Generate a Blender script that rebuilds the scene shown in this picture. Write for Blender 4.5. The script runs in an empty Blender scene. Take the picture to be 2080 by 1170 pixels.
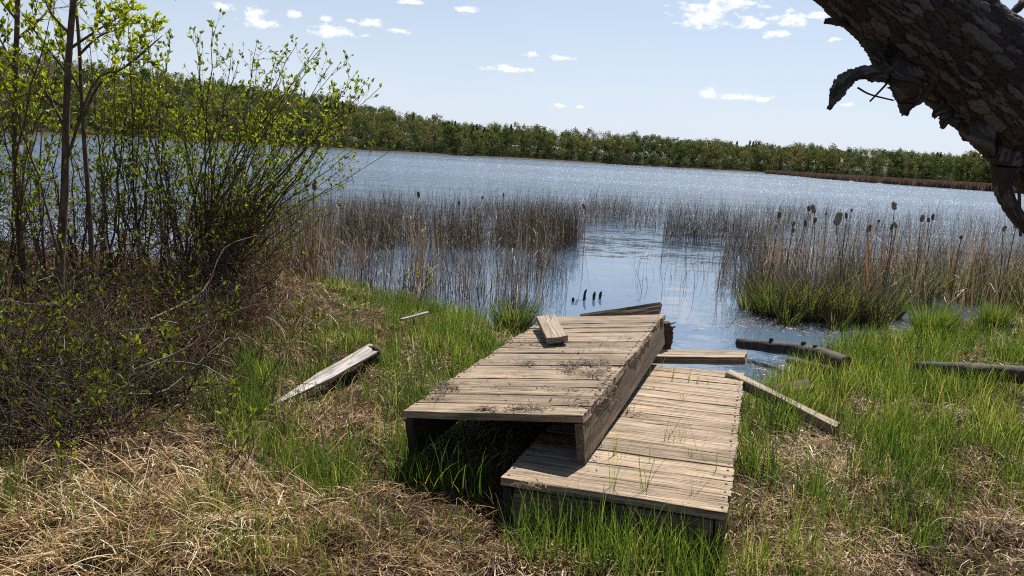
import bpy, math, random
import numpy as np
from mathutils import Matrix, Vector
rng = np.random.default_rng(7)
random.seed(7)
S = bpy.context.scene
# ------------------------------------------------------------------ camera
FPX = 1562.0; CX, CY = 1040.0, 585.0; CAMH = 1.75
_p, _r = math.radians(9.83), math.radians(3.3)
Fv = np.array([0, math.cos(_p), -math.sin(_p)])
_r0 = np.array([1.0, 0, 0]); _u0 = np.cross(_r0, Fv)
Rv = math.cos(_r) * _r0 + math.sin(_r) * _u0
Uv = np.cross(Rv, Fv)
CP = np.array([0, 0, CAMH])
cam = bpy.data.cameras.new('camera'); cam.sensor_width = 36; cam.lens = FPX / 2080 * 36
cam.clip_start = 0.05; cam.clip_end = 6000
co = bpy.data.objects.new('camera', cam); S.collection.objects.link(co)
M = Matrix.Identity(4)
for i in range(3):
    M[i][0], M[i][1], M[i][2], M[i][3] = Rv[i], Uv[i], -Fv[i], CP[i]
co.matrix_world = M
S.camera = co

def proj(p):
    d = np.asarray(p, float) - CP; z = d @ Fv; z = np.where(z < 0.05, np.nan, z)
    return CX + FPX * (d @ Rv) / z, CY - FPX * (d @ Uv) / z
def ray(px, py): return Fv + Rv * (px - CX) / FPX - Uv * (py - CY) / FPX
def onz(px, py, z=0.0):
    d = ray(px, py); return CP + d * ((z - CAMH) / d[2])
def atY(px, py, Y):
    d = ray(px, py); return CP + d * (Y / d[1])

# ------------------------------------------------------------------ sky, sun, exposure
SUN_EL, SUN_AZ = math.radians(54), math.radians(23)     # azimuth to the right of straight ahead (+Y)
W = bpy.data.worlds.new('World'); S.world = W; W.use_nodes = True
nt = W.node_tree; nt.nodes.clear()
def N(nt, t, **k):
    n = nt.nodes.new(t)
    for a, b in k.items(): setattr(n, a, b)
    return n
def L(nt, a, b): nt.links.new(a, b)
def mth(nt, op, a, b=None, c=None, clamp=False):
    n = N(nt, 'ShaderNodeMath', operation=op); n.use_clamp = clamp
    for i, v in enumerate((a, b, c)):
        if v is None: continue
        if isinstance(v, (int, float)): n.inputs[i].default_value = v
        else: L(nt, v, n.inputs[i])
    return n.outputs[0]
sky = N(nt, 'ShaderNodeTexSky', sky_type='NISHITA'); sky.sun_disc = False
sky.sun_elevation = SUN_EL; sky.sun_rotation = SUN_AZ
sky.air_density = 1.0; sky.dust_density = 0.6; sky.ozone_density = 2.0
tc = N(nt, 'ShaderNodeTexCoord'); sp = N(nt, 'ShaderNodeSeparateXYZ'); L(nt, tc.outputs['Generated'], sp.inputs[0])
uu = mth(nt, 'ARCTAN2', sp.outputs[0], sp.outputs[1])
hyp = mth(nt, 'SQRT', mth(nt, 'ADD', mth(nt, 'MULTIPLY', sp.outputs[0], sp.outputs[0]), mth(nt, 'MULTIPLY', sp.outputs[1], sp.outputs[1])))
vv = mth(nt, 'ARCTAN2', sp.outputs[2], hyp)
cb = N(nt, 'ShaderNodeCombineXYZ'); L(nt, uu, cb.inputs[0]); L(nt, vv, cb.inputs[1])
clouds = [(450,14,22,10),(518,30,24,17),(522,46,36,12),(668,66,52,10),(655,58,26,10),(690,62,26,9),(752,48,26,8),(815,63,27,6),(945,21,26,7),(831,3,28,6),
 (1037,141,50,6),(1025,136,22,6),(1080,109,18,5),(1140,118,28,6),(1430,22,60,20),(1425,45,44,14),(1490,6,60,14),(1530,45,36,14),(1605,40,36,17),(1575,70,32,8),
 (1660,33,28,8),(1500,198,66,7),(1440,189,24,10),(1545,202,20,6),(660,38,14,5),(714,43,12,4),(600,30,16,8),(1135,213,16,6),(1178,217,10,4),(1690,80,16,5),(1720,212,14,4),
 (742,72,14,4),(1420,-90,190,38),(700,-160,120,30),(1750,-260,200,60),(250,-300,160,40)]
best = None
for (x, y, w, h) in clouds:
    d = ray(x, y); u0 = math.atan2(d[0], d[1]); v0 = math.atan2(d[2], math.hypot(d[0], d[1]))
    a = N(nt, 'ShaderNodeVectorMath', operation='SUBTRACT'); L(nt, cb.outputs[0], a.inputs[0]); a.inputs[1].default_value = (u0, v0, 0)
    m = N(nt, 'ShaderNodeVectorMath', operation='MULTIPLY'); L(nt, a.outputs[0], m.inputs[0]); m.inputs[1].default_value = (FPX / w / 1.25, FPX / h / 1.25, 0)
    l = N(nt, 'ShaderNodeVectorMath', operation='LENGTH'); L(nt, m.outputs[0], l.inputs[0])
    q = mth(nt, 'SUBTRACT', 1.0, l.outputs['Value'])
    best = q if best is None else mth(nt, 'MAXIMUM', best, q)
mp = N(nt, 'ShaderNodeMapping'); mp.inputs['Scale'].default_value = (1, 1.9, 1); L(nt, cb.outputs[0], mp.inputs[0])
nz = N(nt, 'ShaderNodeTexNoise'); nz.inputs['Scale'].default_value = 68; nz.inputs['Detail'].default_value = 8; nz.inputs['Roughness'].default_value = 0.62
L(nt, mp.outputs[0], nz.inputs['Vector'])
den = mth(nt, 'ADD', mth(nt, 'MULTIPLY', best, 1.0), mth(nt, 'MULTIPLY', mth(nt, 'SUBTRACT', nz.outputs['Fac'], 0.5), 2.8))
mr = N(nt, 'ShaderNodeMapRange', interpolation_type='SMOOTHSTEP'); L(nt, den, mr.inputs[0])
mr.inputs[1].default_value = 0.12; mr.inputs[2].default_value = 0.85; mr.inputs[3].default_value = 0; mr.inputs[4].default_value = 0.85
# thin high veil that whitens the lower sky slightly
nv = N(nt, 'ShaderNodeTexNoise'); nv.inputs['Scale'].default_value = 2.2; nv.inputs['Detail'].default_value = 4; L(nt, mp.outputs[0], nv.inputs['Vector'])
veil = mth(nt, 'MULTIPLY', mth(nt, 'SUBTRACT', nv.outputs['Fac'], 0.38, clamp=True), 0.25)
mx = N(nt, 'ShaderNodeMix', data_type='RGBA'); L(nt, mth(nt, 'MAXIMUM', mr.outputs[0], veil), mx.inputs[0]); L(nt, sky.outputs[0], mx.inputs[6]); mx.inputs[7].default_value = (11.0, 11.1, 11.4, 1)
# pale blue-white moisture haze that thickens toward the horizon
hz = N(nt, 'ShaderNodeMapRange', interpolation_type='SMOOTHSTEP'); L(nt, vv, hz.inputs[0])
for i_, q_ in ((1, -0.02), (2, 0.42), (3, 0.80), (4, 0.0)): hz.inputs[i_].default_value = q_
mx0 = N(nt, 'ShaderNodeMix', data_type='RGBA'); L(nt, hz.outputs[0], mx0.inputs[0]); L(nt, sky.outputs[0], mx0.inputs[6]); 
fwd = mth(nt, 'ADD', mth(nt, 'MULTIPLY', sp.outputs[0], math.sin(SUN_AZ)), mth(nt, 'MULTIPLY', sp.outputs[1], math.cos(SUN_AZ)))
fr_ = N(nt, 'ShaderNodeMapRange', interpolation_type='SMOOTHSTEP'); L(nt, fwd, fr_.inputs[0])
for i_, q_ in ((1, -0.7), (2, 0.95), (3, 0.38), (4, 1.0)): fr_.inputs[i_].default_value = q_
hv = N(nt, 'ShaderNodeVectorMath', operation='SCALE'); hv.inputs[0].default_value = (7.4, 8.3, 9.9); L(nt, fr_.outputs[0], hv.inputs['Scale']); L(nt, hv.outputs[0], mx0.inputs[7])
L(nt, mx0.outputs[2], mx.inputs[6])
bg = N(nt, 'ShaderNodeBackground'); bg.inputs[1].default_value = 0.065; L(nt, mx.outputs[2], bg.inputs[0])
wo = N(nt, 'ShaderNodeOutputWorld'); L(nt, bg.outputs[0], wo.inputs[0])
sl = bpy.data.lights.new('sun', 'SUN'); sl.energy = 5.0; sl.angle = math.radians(0.53); sl.color = (1.0, 0.95, 0.87)
so = bpy.data.objects.new('sun', sl); S.collection.objects.link(so)
sd = Vector((math.sin(SUN_AZ) * math.cos(SUN_EL), math.cos(SUN_AZ) * math.cos(SUN_EL), math.sin(SUN_EL)))
so.rotation_euler = sd.to_track_quat('Z', 'Y').to_euler(); so.location = (5, 12, 20)
S.view_settings.view_transform = 'Standard'; S.view_settings.look = 'None'; S.view_settings.gamma = 1
S.view_settings.exposure = 0.62
S.render.engine = 'CYCLES'
S.cycles.use_denoising = False; S.cycles.filter_width = 1.1
S.cycles.max_bounces = 6; S.cycles.diffuse_bounces = 3; S.cycles.glossy_bounces = 3; S.cycles.transmission_bounces = 4
S.cycles.sample_clamp_direct = 9; S.cycles.sample_clamp_indirect = 6; S.cycles.caustics_reflective = False; S.cycles.caustics_refractive = False

# ------------------------------------------------------------------ helpers
C = S.collection
def tag(o, label=None, cat=None, group=None, kind=None):
    if label: o['label'] = label
    if cat: o['category'] = cat
    if group: o['group'] = group
    if kind: o['kind'] = kind
    return o
def empty(name, loc=(0, 0, 0)):
    o = bpy.data.objects.new(name, None); o.location = loc; o.empty_display_size = 0.1; C.objects.link(o); return o
def mesh(name, V, F, mat, parent=None, var=None, smooth=True, mw=None, extra=None):
    """V (n,3); F list of int arrays (m,k) ; one mesh object"""
    me = bpy.data.meshes.new(name)
    V = np.asarray(V, np.float32)
    Fs = [np.asarray(f, np.int32) for f in (F if isinstance(F, list) else [F]) if len(f)]
    me.vertices.add(len(V)); me.vertices.foreach_set('co', V.ravel())
    loops = np.concatenate([f.ravel() for f in Fs]); tot = np.concatenate([np.full(len(f), f.shape[1], np.int32) for f in Fs])
    me.loops.add(len(loops)); me.loops.foreach_set('vertex_index', loops)
    me.polygons.add(len(tot)); st = np.concatenate([[0], np.cumsum(tot)[:-1]]).astype(np.int32)
    me.polygons.foreach_set('loop_start', st)
    me.polygons.foreach_set('use_smooth', np.full(len(tot), smooth, bool))
    me.update(calc_edges=True); me.validate()
    if var is not None:
        at = me.attributes.new('var', 'FLOAT', 'POINT'); at.data.foreach_set('value', np.asarray(var, np.float32))
    for k, a in (extra or {}).items():
        at = me.attributes.new(k, 'FLOAT', 'POINT'); at.data.foreach_set('value', np.asarray(a, np.float32))
    me.materials.append(mat)
    o = bpy.data.objects.new(name, me); C.objects.link(o)
    if mw is not None: o.matrix_world = mw
    if parent is not None:
        o.parent = parent
        bpy_mpi[o] = 1
        o.matrix_parent_inverse = Matrix.Translation(parent.location).inverted() if parent.type == 'EMPTY' and parent.parent is None else Matrix.Identity(4)
    return o
bpy_mpi = {}
class MB:
    def __init__(s): s.V = []; s.F = {}; s.var = []; s.n = 0
    def add(s, V, F, var=0.5):
        V = np.asarray(V, float); s.V.append(V)
        s.var.append(np.broadcast_to(np.asarray(var, float), (len(V),)))
        for f in (F if isinstance(F, list) else [F]):
            f = np.asarray(f)
            if len(f): s.F.setdefault(f.shape[1], []).append(f + s.n)
        s.n += len(V)
    def build(s, name, mat, parent=None, **k):
        return mesh(name, np.concatenate(s.V), [np.concatenate(f) for f in s.F.values()], mat, parent, var=np.concatenate(s.var), **k)
def hsh(i, j, s=0):
    n = (i * 374761393 + j * 668265263 + s * 1442695041) & 0xffffffff
    n = ((n ^ (n >> 13)) * 1274126177) & 0xffffffff
    n = ((n ^ (n >> 15)) * 2246822519) & 0xffffffff
    return ((n ^ (n >> 16)) & 0xffffff) / float(0xffffff)
def vnoise(x, y, s=0):
    x = np.asarray(x, float); y = np.asarray(y, float)
    i = np.floor(x).astype(np.int64); j = np.floor(y).astype(np.int64); fx = x - i; fy = y - j
    fx = fx * fx * (3 - 2 * fx); fy = fy * fy * (3 - 2 * fy)
    a = hsh(i, j, s) * (1 - fx) + hsh(i + 1, j, s) * fx; b = hsh(i, j + 1, s) * (1 - fx) + hsh(i + 1, j + 1, s) * fx
    return a * (1 - fy) + b * fy
def fbm(x, y, s=0, o=4):
    t = 0; a = 0.5; f = 1.0; tot = 0
    for k in range(o): t = t + a * vnoise(np.asarray(x) * f, np.asarray(y) * f, s + k); tot += a; a *= 0.5; f *= 2.03
    return t / tot
def worley(x, y, s=0):
    i0 = np.floor(x).astype(np.int64); j0 = np.floor(y).astype(np.int64)
    f1 = np.full(x.shape, 9.0); f2 = np.full(x.shape, 9.0); idc = np.zeros(x.shape)
    for di in (-1, 0, 1):
        for dj in (-1, 0, 1):
            i = i0 + di; j = j0 + dj
            d = np.hypot(i + hsh(i, j, s) - x, j + hsh(i, j, s + 5) - y)
            n1 = d < f1; f2 = np.where(n1, f1, np.minimum(f2, d)); idc = np.where(n1, hsh(i, j, s + 9), idc); f1 = np.where(n1, d, f1)
    return f1, f2, idc
def tube(P, R, k=6, cap=True, ph=0.0):
    P = np.asarray(P, float); n = len(P); R = np.broadcast_to(np.asarray(R, float), (n,))
    T = np.gradient(P, axis=0); T /= np.linalg.norm(T, axis=1)[:, None] + 1e-9
    a = np.array([0, 0, 1.0]) if abs(T[0][2]) < 0.9 else np.array([1.0, 0, 0])
    X = np.cross(T, a); X /= np.linalg.norm(X, axis=1)[:, None] + 1e-9; Y = np.cross(T, X)
    th = np.arange(k) * 2 * math.pi / k + ph
    V = P[:, None] + R[:, None, None] * (X[:, None] * np.cos(th)[None, :, None] + Y[:, None] * np.sin(th)[None, :, None])
    V = V.reshape(-1, 3)
    i = np.arange(n - 1)[:, None] * k; j = np.arange(k)[None]; j2 = (j + 1) % k
    F = np.stack([i + j, i + j2, i + k + j2, i + k + j], -1).reshape(-1, 4)
    if cap:
        V = np.vstack([V, P[0], P[-1]]); c0, c1 = n * k, n * k + 1; jj = np.arange(k); j3 = (jj + 1) % k; b = (n - 1) * k
        return V, [F, np.concatenate([np.stack([j3, jj, np.full(k, c0)], -1), np.stack([b + jj, b + j3, np.full(k, c1)], -1)])]
    return V, [F]
def spline(pts, n):
    P = np.asarray(pts, float); m = len(P)
    if m == 2: t = np.linspace(0, 1, n)[:, None]; return P[0] * (1 - t) + P[1] * t
    Q = np.vstack([2 * P[0] - P[1], P, 2 * P[-1] - P[-2]]); out = []
    for t in np.linspace(0, m - 1 - 1e-6, n):
        i = int(t); f = t - i; a, b, c, d = Q[i:i + 4]
        out.append(0.5 * ((2 * b) + (c - a) * f + (2 * a - 5 * b + 4 * c - d) * f * f + (3 * b - a - 3 * c + d) * f ** 3))
    return np.array(out)
def blades(P, az, el, ln, wd, curl, segs=4, tip=0.1, kink=None, rnd=0.7, ground=None):
    """many ribbons at once: start P (n,3), azimuth, start elevation, length, width, total bend down"""
    n = len(P); V = np.zeros((n, segs + 1, 2, 3)); p = P.copy(); st = ln / segs
    sa = az + math.pi / 2 + rng.normal(0, rnd, n)
    sx = np.stack([np.cos(sa), np.sin(sa), rng.normal(0, 0.15, n)], -1)
    e = el.copy() if hasattr(el, 'copy') else np.full(n, el); a = az.copy()
    for k in range(segs + 1):
        t = k / segs; w = wd * (1 - t) ** 0.6 * 0.5 + wd * tip * 0.5
        V[:, k, 0] = p - sx * w[:, None]; V[:, k, 1] = p + sx * w[:, None]
        e = e - curl / segs * (0.4 + 1.2 * t)
        if kink is not None: e = np.where((kink > t) & (kink <= t + 1.0 / segs), e - 1.9, e)
        a = a + rng.normal(0, 0.09, n)
        p = p + np.stack([np.cos(a) * np.cos(e), np.sin(a) * np.cos(e), np.sin(e)], -1) * st[:, None]
        if ground is not None:
            g = ground(p[:, 0], p[:, 1]) + ground_off * rng.random(n)
            p[:, 2] = np.maximum(p[:, 2], g)
    b = np.arange(n)[:, None] * (segs + 1) * 2 + np.arange(segs)[None] * 2
    F = np.stack([b, b + 1, b + 3, b + 2], -1).reshape(-1, 4)
    return V.reshape(-1, 3), F
ground_off = 0.03

# ------------------------------------------------------------------ materials
def newmat(name):
    m = bpy.data.materials.new(name); m.use_nodes = True; t = m.node_tree; t.nodes.clear()
    o = N(t, 'ShaderNodeOutputMaterial'); return m, t, o
def ramp(t, fac, stops):
    r = N(t, 'ShaderNodeValToRGB'); e = r.color_ramp.elements
    while len(e) < len(stops): e.new(0.5)
    for i, (p, c) in enumerate(stops): e[i].position = p; e[i].color = (*c, 1)
    if fac is not None: L(t, fac, r.inputs[0])
    return r.outputs[0]
def noise(t, vec, scale, detail=4, rough=0.55):
    n = N(t, 'ShaderNodeTexNoise'); n.inputs['Scale'].default_value = scale; n.inputs['Detail'].default_value = detail; n.inputs['Roughness'].default_value = rough
    if vec is not None: L(t, vec, n.inputs['Vector'])
    return n
def mapping(t, vec, scale, loc=(0, 0, 0)):
    m = N(t, 'ShaderNodeMapping'); m.inputs['Scale'].default_value = scale; m.inputs['Location'].default_value = loc; L(t, vec, m.inputs[0]); return m.outputs[0]
def mixc(t, f, a, b, blend='MIX'):
    m = N(t, 'ShaderNodeMix', data_type='RGBA', blend_type=blend)
    for i, v in ((0, f), (6, a), (7, b)):
        if isinstance(v, (int, float)): m.inputs[i].default_value = v
        elif isinstance(v, tuple): m.inputs[i].default_value = (*v, 1)
        else: L(t, v, m.inputs[i])
    return m.outputs[2]
def attr(t, name='var'):
    a = N(t, 'ShaderNodeAttribute'); a.attribute_name = name; return a.outputs['Fac']
def blade_mat(name, stops, trans=0.4, rough=0.5, tcol=None, spec=0.3):
    m, t, o = newmat(name)
    c = ramp(t, attr(t), stops)
    p = N(t, 'ShaderNodeBsdfPrincipled'); L(t, c, p.inputs['Base Color']); p.inputs['Roughness'].default_value = rough; p.inputs['Specular IOR Level'].default_value = spec
    tr = N(t, 'ShaderNodeBsdfTranslucent')
    L(t, mixc(t, 1.0, c, tcol or (1, 1, 1), 'MULTIPLY'), tr.inputs[0])
    mx = N(t, 'ShaderNodeMixShader'); mx.inputs[0].default_value = trans; L(t, p.outputs[0], mx.inputs[1]); L(t, tr.outputs[0], mx.inputs[2]); L(t, mx.outputs[0], o.inputs[0])
    return m
def bark_mat(name, stops, scale=14, rough=0.85, bump=0.6, stretch=(1, 1, 0.35)):
    m, t, o = newmat(name)
    g = N(t, 'ShaderNodeTexCoord').outputs['Object']
    n = noise(t, mapping(t, g, stretch), scale, 6, 0.65)
    c = ramp(t, n.outputs['Fac'], stops)
    p = N(t, 'ShaderNodeBsdfPrincipled'); L(t, c, p.inputs['Base Color']); p.inputs['Roughness'].default_value = rough; p.inputs['Specular IOR Level'].default_value = 0.2
    n2 = noise(t, mapping(t, g, stretch), scale * 4, 5, 0.7); b = N(t, 'ShaderNodeBump'); b.inputs['Strength'].default_value = bump; b.inputs['Distance'].default_value = 0.01; L(t, n2.outputs['Fac'], b.inputs['Height']); L(t, b.outputs[0], p.inputs['Normal'])
    L(t, p.outputs[0], o.inputs[0]); return m
def wood_mat(name, dark, light, groove=0.5, dirt=0.35, wet=0.0, bumpd=0.003):
    m, t, o = newmat(name)
    g = N(t, 'ShaderNodeTexCoord').outputs['Object']; oi = N(t, 'ShaderNodeObjectInfo').outputs['Random']
    off = N(t, 'ShaderNodeCombineXYZ'); L(t, mth(t, 'MULTIPLY', oi, 37.0), off.inputs[0]); L(t, mth(t, 'MULTIPLY', oi, 11.0), off.inputs[1])
    v = N(t, 'ShaderNodeVectorMath', operation='ADD'); L(t, g, v.inputs[0]); L(t, off.outputs[0], v.inputs[1]); v = v.outputs[0]
    warp = noise(t, mapping(t, v, (2.5, 8, 8)), 1.0, 2); wv = N(t, 'ShaderNodeVectorMath', operation='MULTIPLY_ADD')
    L(t, warp.outputs['Color'], wv.inputs[0]); wv.inputs[1].default_value = (0.0, 0.03, 0.03); L(t, v, wv.inputs[2]); v2 = wv.outputs[0]
    g1 = noise(t, mapping(t, v2, (2.2, 75, 75)), 1.0, 5, 0.6)          # fine grain
    g2 = noise(t, mapping(t, v2, (1.3, 30, 30)), 1.0, 4, 0.6)           # broad grain bands
    bl = noise(t, v, 7.0, 5, 0.65)                                     # weather blotches
    ck = noise(t, mapping(t, v2, (1.6, 120, 120), (3, 5, 0)), 1.0, 3, 0.5)
    c = ramp(t, g2.outputs['Fac'], [(0.3, dark), (0.7, light)])
    c = mixc(t, ramp(t, g1.outputs['Fac'], [(0.35, (1, 1, 1)), (0.55, (0, 0, 0))]), c, tuple(0.55 * q for q in dark))
    crack = ramp(t, ck.outputs['Fac'], [(0.60 - 0.05 * groove, (0, 0, 0)), (0.66, (1, 1, 1))])
    c = mixc(t, mth(t, 'MULTIPLY', crack, 0.6), c, (0.03, 0.022, 0.016))
    tone = N(t, 'ShaderNodeMapRange'); L(t, oi, tone.inputs[0]); tone.inputs[3].default_value = 0.72; tone.inputs[4].default_value = 1.14
    tv = N(t, 'ShaderNodeCombineXYZ'); [L(t, tone.outputs[0], tv.inputs[i]) for i in range(3)]
    c = mixc(t, 1.0, c, tv.outputs[0], 'MULTIPLY')
    gf = noise(t, mapping(t, v, (1.5, 3, 3), (7, 1, 2)), 1.0, 4, 0.6); c = mixc(t, mth(t, 'MULTIPLY', ramp(t, gf.outputs['Fac'], [(0.42, (0, 0, 0)), (0.66, (1, 1, 1))]), 0.22), c, tuple(0.5 * (q + light[1]) * w_ for q, w_ in zip(light, (0.86, 0.9, 1.0))))
    c = mixc(t, mth(t, 'MULTIPLY', ramp(t, bl.outputs['Fac'], [(0.42, (0, 0, 0)), (0.68, (1, 1, 1))]), dirt), c, (0.10, 0.075, 0.05))
    sd_ = noise(t, v, 38.0, 4, 0.7)
    c = mixc(t, mth(t, 'MULTIPLY', ramp(t, sd_.outputs['Fac'], [(0.60, (0, 0, 0)), (0.70, (1, 1, 1))]), 0.6), c, (0.07, 0.05, 0.035))
    kn = N(t, 'ShaderNodeTexVoronoi'); kn.inputs['Scale'].default_value = 1.0; L(t, mapping(t, v, (2.6, 9, 9)), kn.inputs['Vector'])
    c = mixc(t, mth(t, 'MULTIPLY', ramp(t, kn.outputs['Distance'], [(0.05, (1, 1, 1)), (0.11, (0, 0, 0))]), 0.6), c, (0.09, 0.05, 0.03))
    p = N(t, 'ShaderNodeBsdfPrincipled'); L(t, c, p.inputs['Base Color']); p.inputs['Roughness'].default_value = 0.8 - 0.5 * wet; p.inputs['Specular IOR Level'].default_value = 0.25 + wet * 0.3
    hgt = mth(t, 'SUBTRACT', mth(t, 'ADD', mth(t, 'MULTIPLY', g1.outputs['Fac'], 0.7), mth(t, 'MULTIPLY', g2.outputs['Fac'], groove)), mth(t, 'MULTIPLY', crack, 0.8))
    b = N(t, 'ShaderNodeBump'); b.inputs['Strength'].default_value = 0.9; b.inputs['Distance'].default_value = bumpd; L(t, hgt, b.inputs['Height']); L(t, b.outputs[0], p.inputs['Normal'])
    L(t, p.outputs[0], o.inputs[0]); return m
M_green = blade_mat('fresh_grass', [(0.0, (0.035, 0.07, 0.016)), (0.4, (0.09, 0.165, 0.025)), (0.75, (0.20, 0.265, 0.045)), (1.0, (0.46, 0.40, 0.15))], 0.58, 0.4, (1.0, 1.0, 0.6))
M_straw = blade_mat('dead_grass_straw', [(0.0, (0.04, 0.018, 0.008)), (0.35, (0.19, 0.095, 0.034)), (0.65, (0.38, 0.235, 0.095)), (0.9, (0.59, 0.42, 0.205)), (1.0, (0.80, 0.68, 0.45))], 0.22, 0.5)
M_rush = blade_mat('dry_rush', [(0.0, (0.022, 0.016, 0.012)), (0.5, (0.07, 0.047, 0.032)), (0.8, (0.18, 0.12, 0.075)), (1.0, (0.50, 0.41, 0.28))], 0.25, 0.45)
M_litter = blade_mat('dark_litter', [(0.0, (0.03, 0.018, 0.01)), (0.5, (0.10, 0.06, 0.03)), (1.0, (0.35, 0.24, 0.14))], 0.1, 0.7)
M_cane = blade_mat('dry_cattail_leaf', [(0.0, (0.20, 0.10, 0.045)), (1.0, (0.45, 0.30, 0.16))], 0.3, 0.5)
M_leaf = blade_mat('spring_leaf', [(0.0, (0.10, 0.06, 0.02)), (0.3, (0.12, 0.15, 0.02)), (0.75, (0.22, 0.28, 0.025)), (1.0, (0.45, 0.50, 0.03))], 0.5, 0.4, (1.0, 1.0, 0.5))
M_leafbright = blade_mat('young_tree_leaf', [(0.0, (0.16, 0.19, 0.02)), (0.5, (0.30, 0.36, 0.02)), (1.0, (0.52, 0.55, 0.03))], 0.55, 0.4, (1.0, 1.0, 0.5))
M_far = blade_mat('far_foliage', [(0.0, (0.02, 0.05, 0.018)), (0.25, (0.045, 0.08, 0.018)), (0.5, (0.105, 0.13, 0.03)), (0.75, (0.21, 0.185, 0.055)), (1.0, (0.17, 0.14, 0.115))], 0.42, 0.7, None, 0.1)
M_farreed = blade_mat('far_dry_reed', [(0.0, (0.12, 0.07, 0.045)), (1.0, (0.30, 0.19, 0.12))], 0.2, 0.7)
M_twig = bark_mat('shrub_bark', [(0.3, (0.05, 0.033, 0.023)), (0.7, (0.19, 0.13, 0.09))], 30)
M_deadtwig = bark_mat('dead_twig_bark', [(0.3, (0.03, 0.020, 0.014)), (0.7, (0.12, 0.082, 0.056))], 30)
M_log = bark_mat('wet_log_bark', [(0.3, (0.02, 0.015, 0.012)), (0.7, (0.085, 0.065, 0.05))], 18, 0.6, 0.8)
M_deck = wood_mat('weathered_upper_boards', (0.225, 0.155, 0.095), (0.47, 0.355, 0.235), 0.5, 0.45, bumpd=0.0035)
M_deck2 = wood_mat('weathered_lower_boards', (0.28, 0.195, 0.12), (0.54, 0.41, 0.275), 0.8, 0.25, bumpd=0.006)
M_inner = wood_mat('shade_dark_joist', (0.02, 0.014, 0.01), (0.05, 0.036, 0.024), 0.6, 0.5)  # near-black: shadow under the deck put into the joist colour
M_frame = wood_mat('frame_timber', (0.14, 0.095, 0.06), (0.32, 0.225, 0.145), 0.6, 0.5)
M_loose = wood_mat('loose_board_wood', (0.32, 0.24, 0.16), (0.56, 0.46, 0.34), 0.8, 0.2)
M_grey = wood_mat('silver_board_wood', (0.32, 0.28, 0.25), (0.56, 0.51, 0.47), 0.5, 0.2)
M_rot = wood_mat('rotten_wood', (0.05, 0.028, 0.018), (0.16, 0.09, 0.05), 1.0, 0.5)
def flatmat(name, c, r=0.6, metal=0):
    m, t, o = newmat(name); p = N(t, 'ShaderNodeBsdfPrincipled')
    n = noise(t, N(t, 'ShaderNodeTexCoord').outputs['Object'], 40)
    L(t, ramp(t, n.outputs['Fac'], [(0.3, tuple(q * 0.7 for q in c)), (0.7, c)]), p.inputs['Base Color']); p.inputs['Roughness'].default_value = r; p.inputs['Metallic'].default_value = metal
    L(t, p.outputs[0], o.inputs[0]); return m
M_nail = flatmat('rusty_nail', (0.05, 0.03, 0.02), 0.6, 0.4)
M_head = bark_mat('cattail_seed_fluff', [(0.35, (0.13, 0.07, 0.04)), (0.65, (0.30, 0.20, 0.13))], 60, 0.95, 0.9, (1, 1, 1))
M_headp = bark_mat('pale_seed_fluff', [(0.35, (0.22, 0.16, 0.11)), (0.65, (0.55, 0.45, 0.34))], 60, 0.95, 0.9, (1, 1, 1))
# ground
m, t, o = newmat('soil_and_litter'); M_soil = m
g = N(t, 'ShaderNodeNewGeometry').outputs['Position']
n1 = noise(t, g, 1.6, 6, 0.6); n2 = noise(t, g, 30, 6, 0.75); n3 = noise(t, mapping(t, g, (60, 14, 30)), 1.0, 4)
c = ramp(t, n2.outputs['Fac'], [(0.3, (0.018, 0.013, 0.009)), (0.6, (0.075, 0.05, 0.03)), (0.8, (0.16, 0.11, 0.065))])
c = mixc(t, ramp(t, n3.outputs['Fac'], [(0.55, (0, 0, 0)), (0.65, (0.5, 0.5, 0.5))]), c, (0.26, 0.18, 0.10))
far = N(t, 'ShaderNodeMapRange'); spz = N(t, 'ShaderNodeSeparateXYZ'); L(t, g, spz.inputs[0]); L(t, spz.outputs[1], far.inputs[0]); far.inputs[1].default_value = 60; far.inputs[2].default_value = 150
c = mixc(t, far.outputs[0], c, (0.06, 0.055, 0.03))
p = N(t, 'ShaderNodeBsdfPrincipled'); L(t, c, p.inputs['Base Color']); p.inputs['Roughness'].default_value = 0.95; p.inputs['Specular IOR Level'].default_value = 0.1
b = N(t, 'ShaderNodeBump'); b.inputs['Strength'].default_value = 1.0; b.inputs['Distance'].default_value = 0.03; L(t, n2.outputs['Fac'], b.inputs['Height']); L(t, b.outputs[0], p.inputs['Normal']); L(t, p.outputs[0], o.inputs[0])
# water: slopes of the ripples are set straight from noise; 'ripple' says how windy each stretch is
m, t, o = newmat('lake_water'); M_water = m
g = N(t, 'ShaderNodeNewGeometry').outputs['Position']; rp = attr(t, 'ripple')
def slope(vec, scale, detail, amp, tail=0.0):
    n = noise(t, vec, scale, detail, 0.55); s = N(t, 'ShaderNodeVectorMath', operation='SUBTRACT'); L(t, n.outputs['Color'], s.inputs[0]); s.inputs[1].default_value = (0.5, 0.5, 0.5)
    k = N(t, 'ShaderNodeVectorMath', operation='SCALE'); L(t, s.outputs[0], k.inputs[0])
    if tail:      # a few facets much steeper than the rest, as in real chop
        ln_ = N(t, 'ShaderNodeVectorMath', operation='LENGTH'); L(t, s.outputs[0], ln_.inputs[0]); amp = mth(t, 'MULTIPLY', amp, mth(t, 'MULTIPLY', ln_.outputs['Value'], tail))
    if isinstance(amp, float): k.inputs['Scale'].default_value = amp
    else: L(t, amp, k.inputs['Scale'])
    return k.outputs[0]
calm = slope(mapping(t, g, (0.7, 4.5, 1), (2, 3, 0)), 1.0, 2, 0.022)
wind = slope(mapping(t, g, (2.4, 6.5, 1)), 1.0, 3, mth(t, 'MULTIPLY', rp, 1.25))
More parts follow.
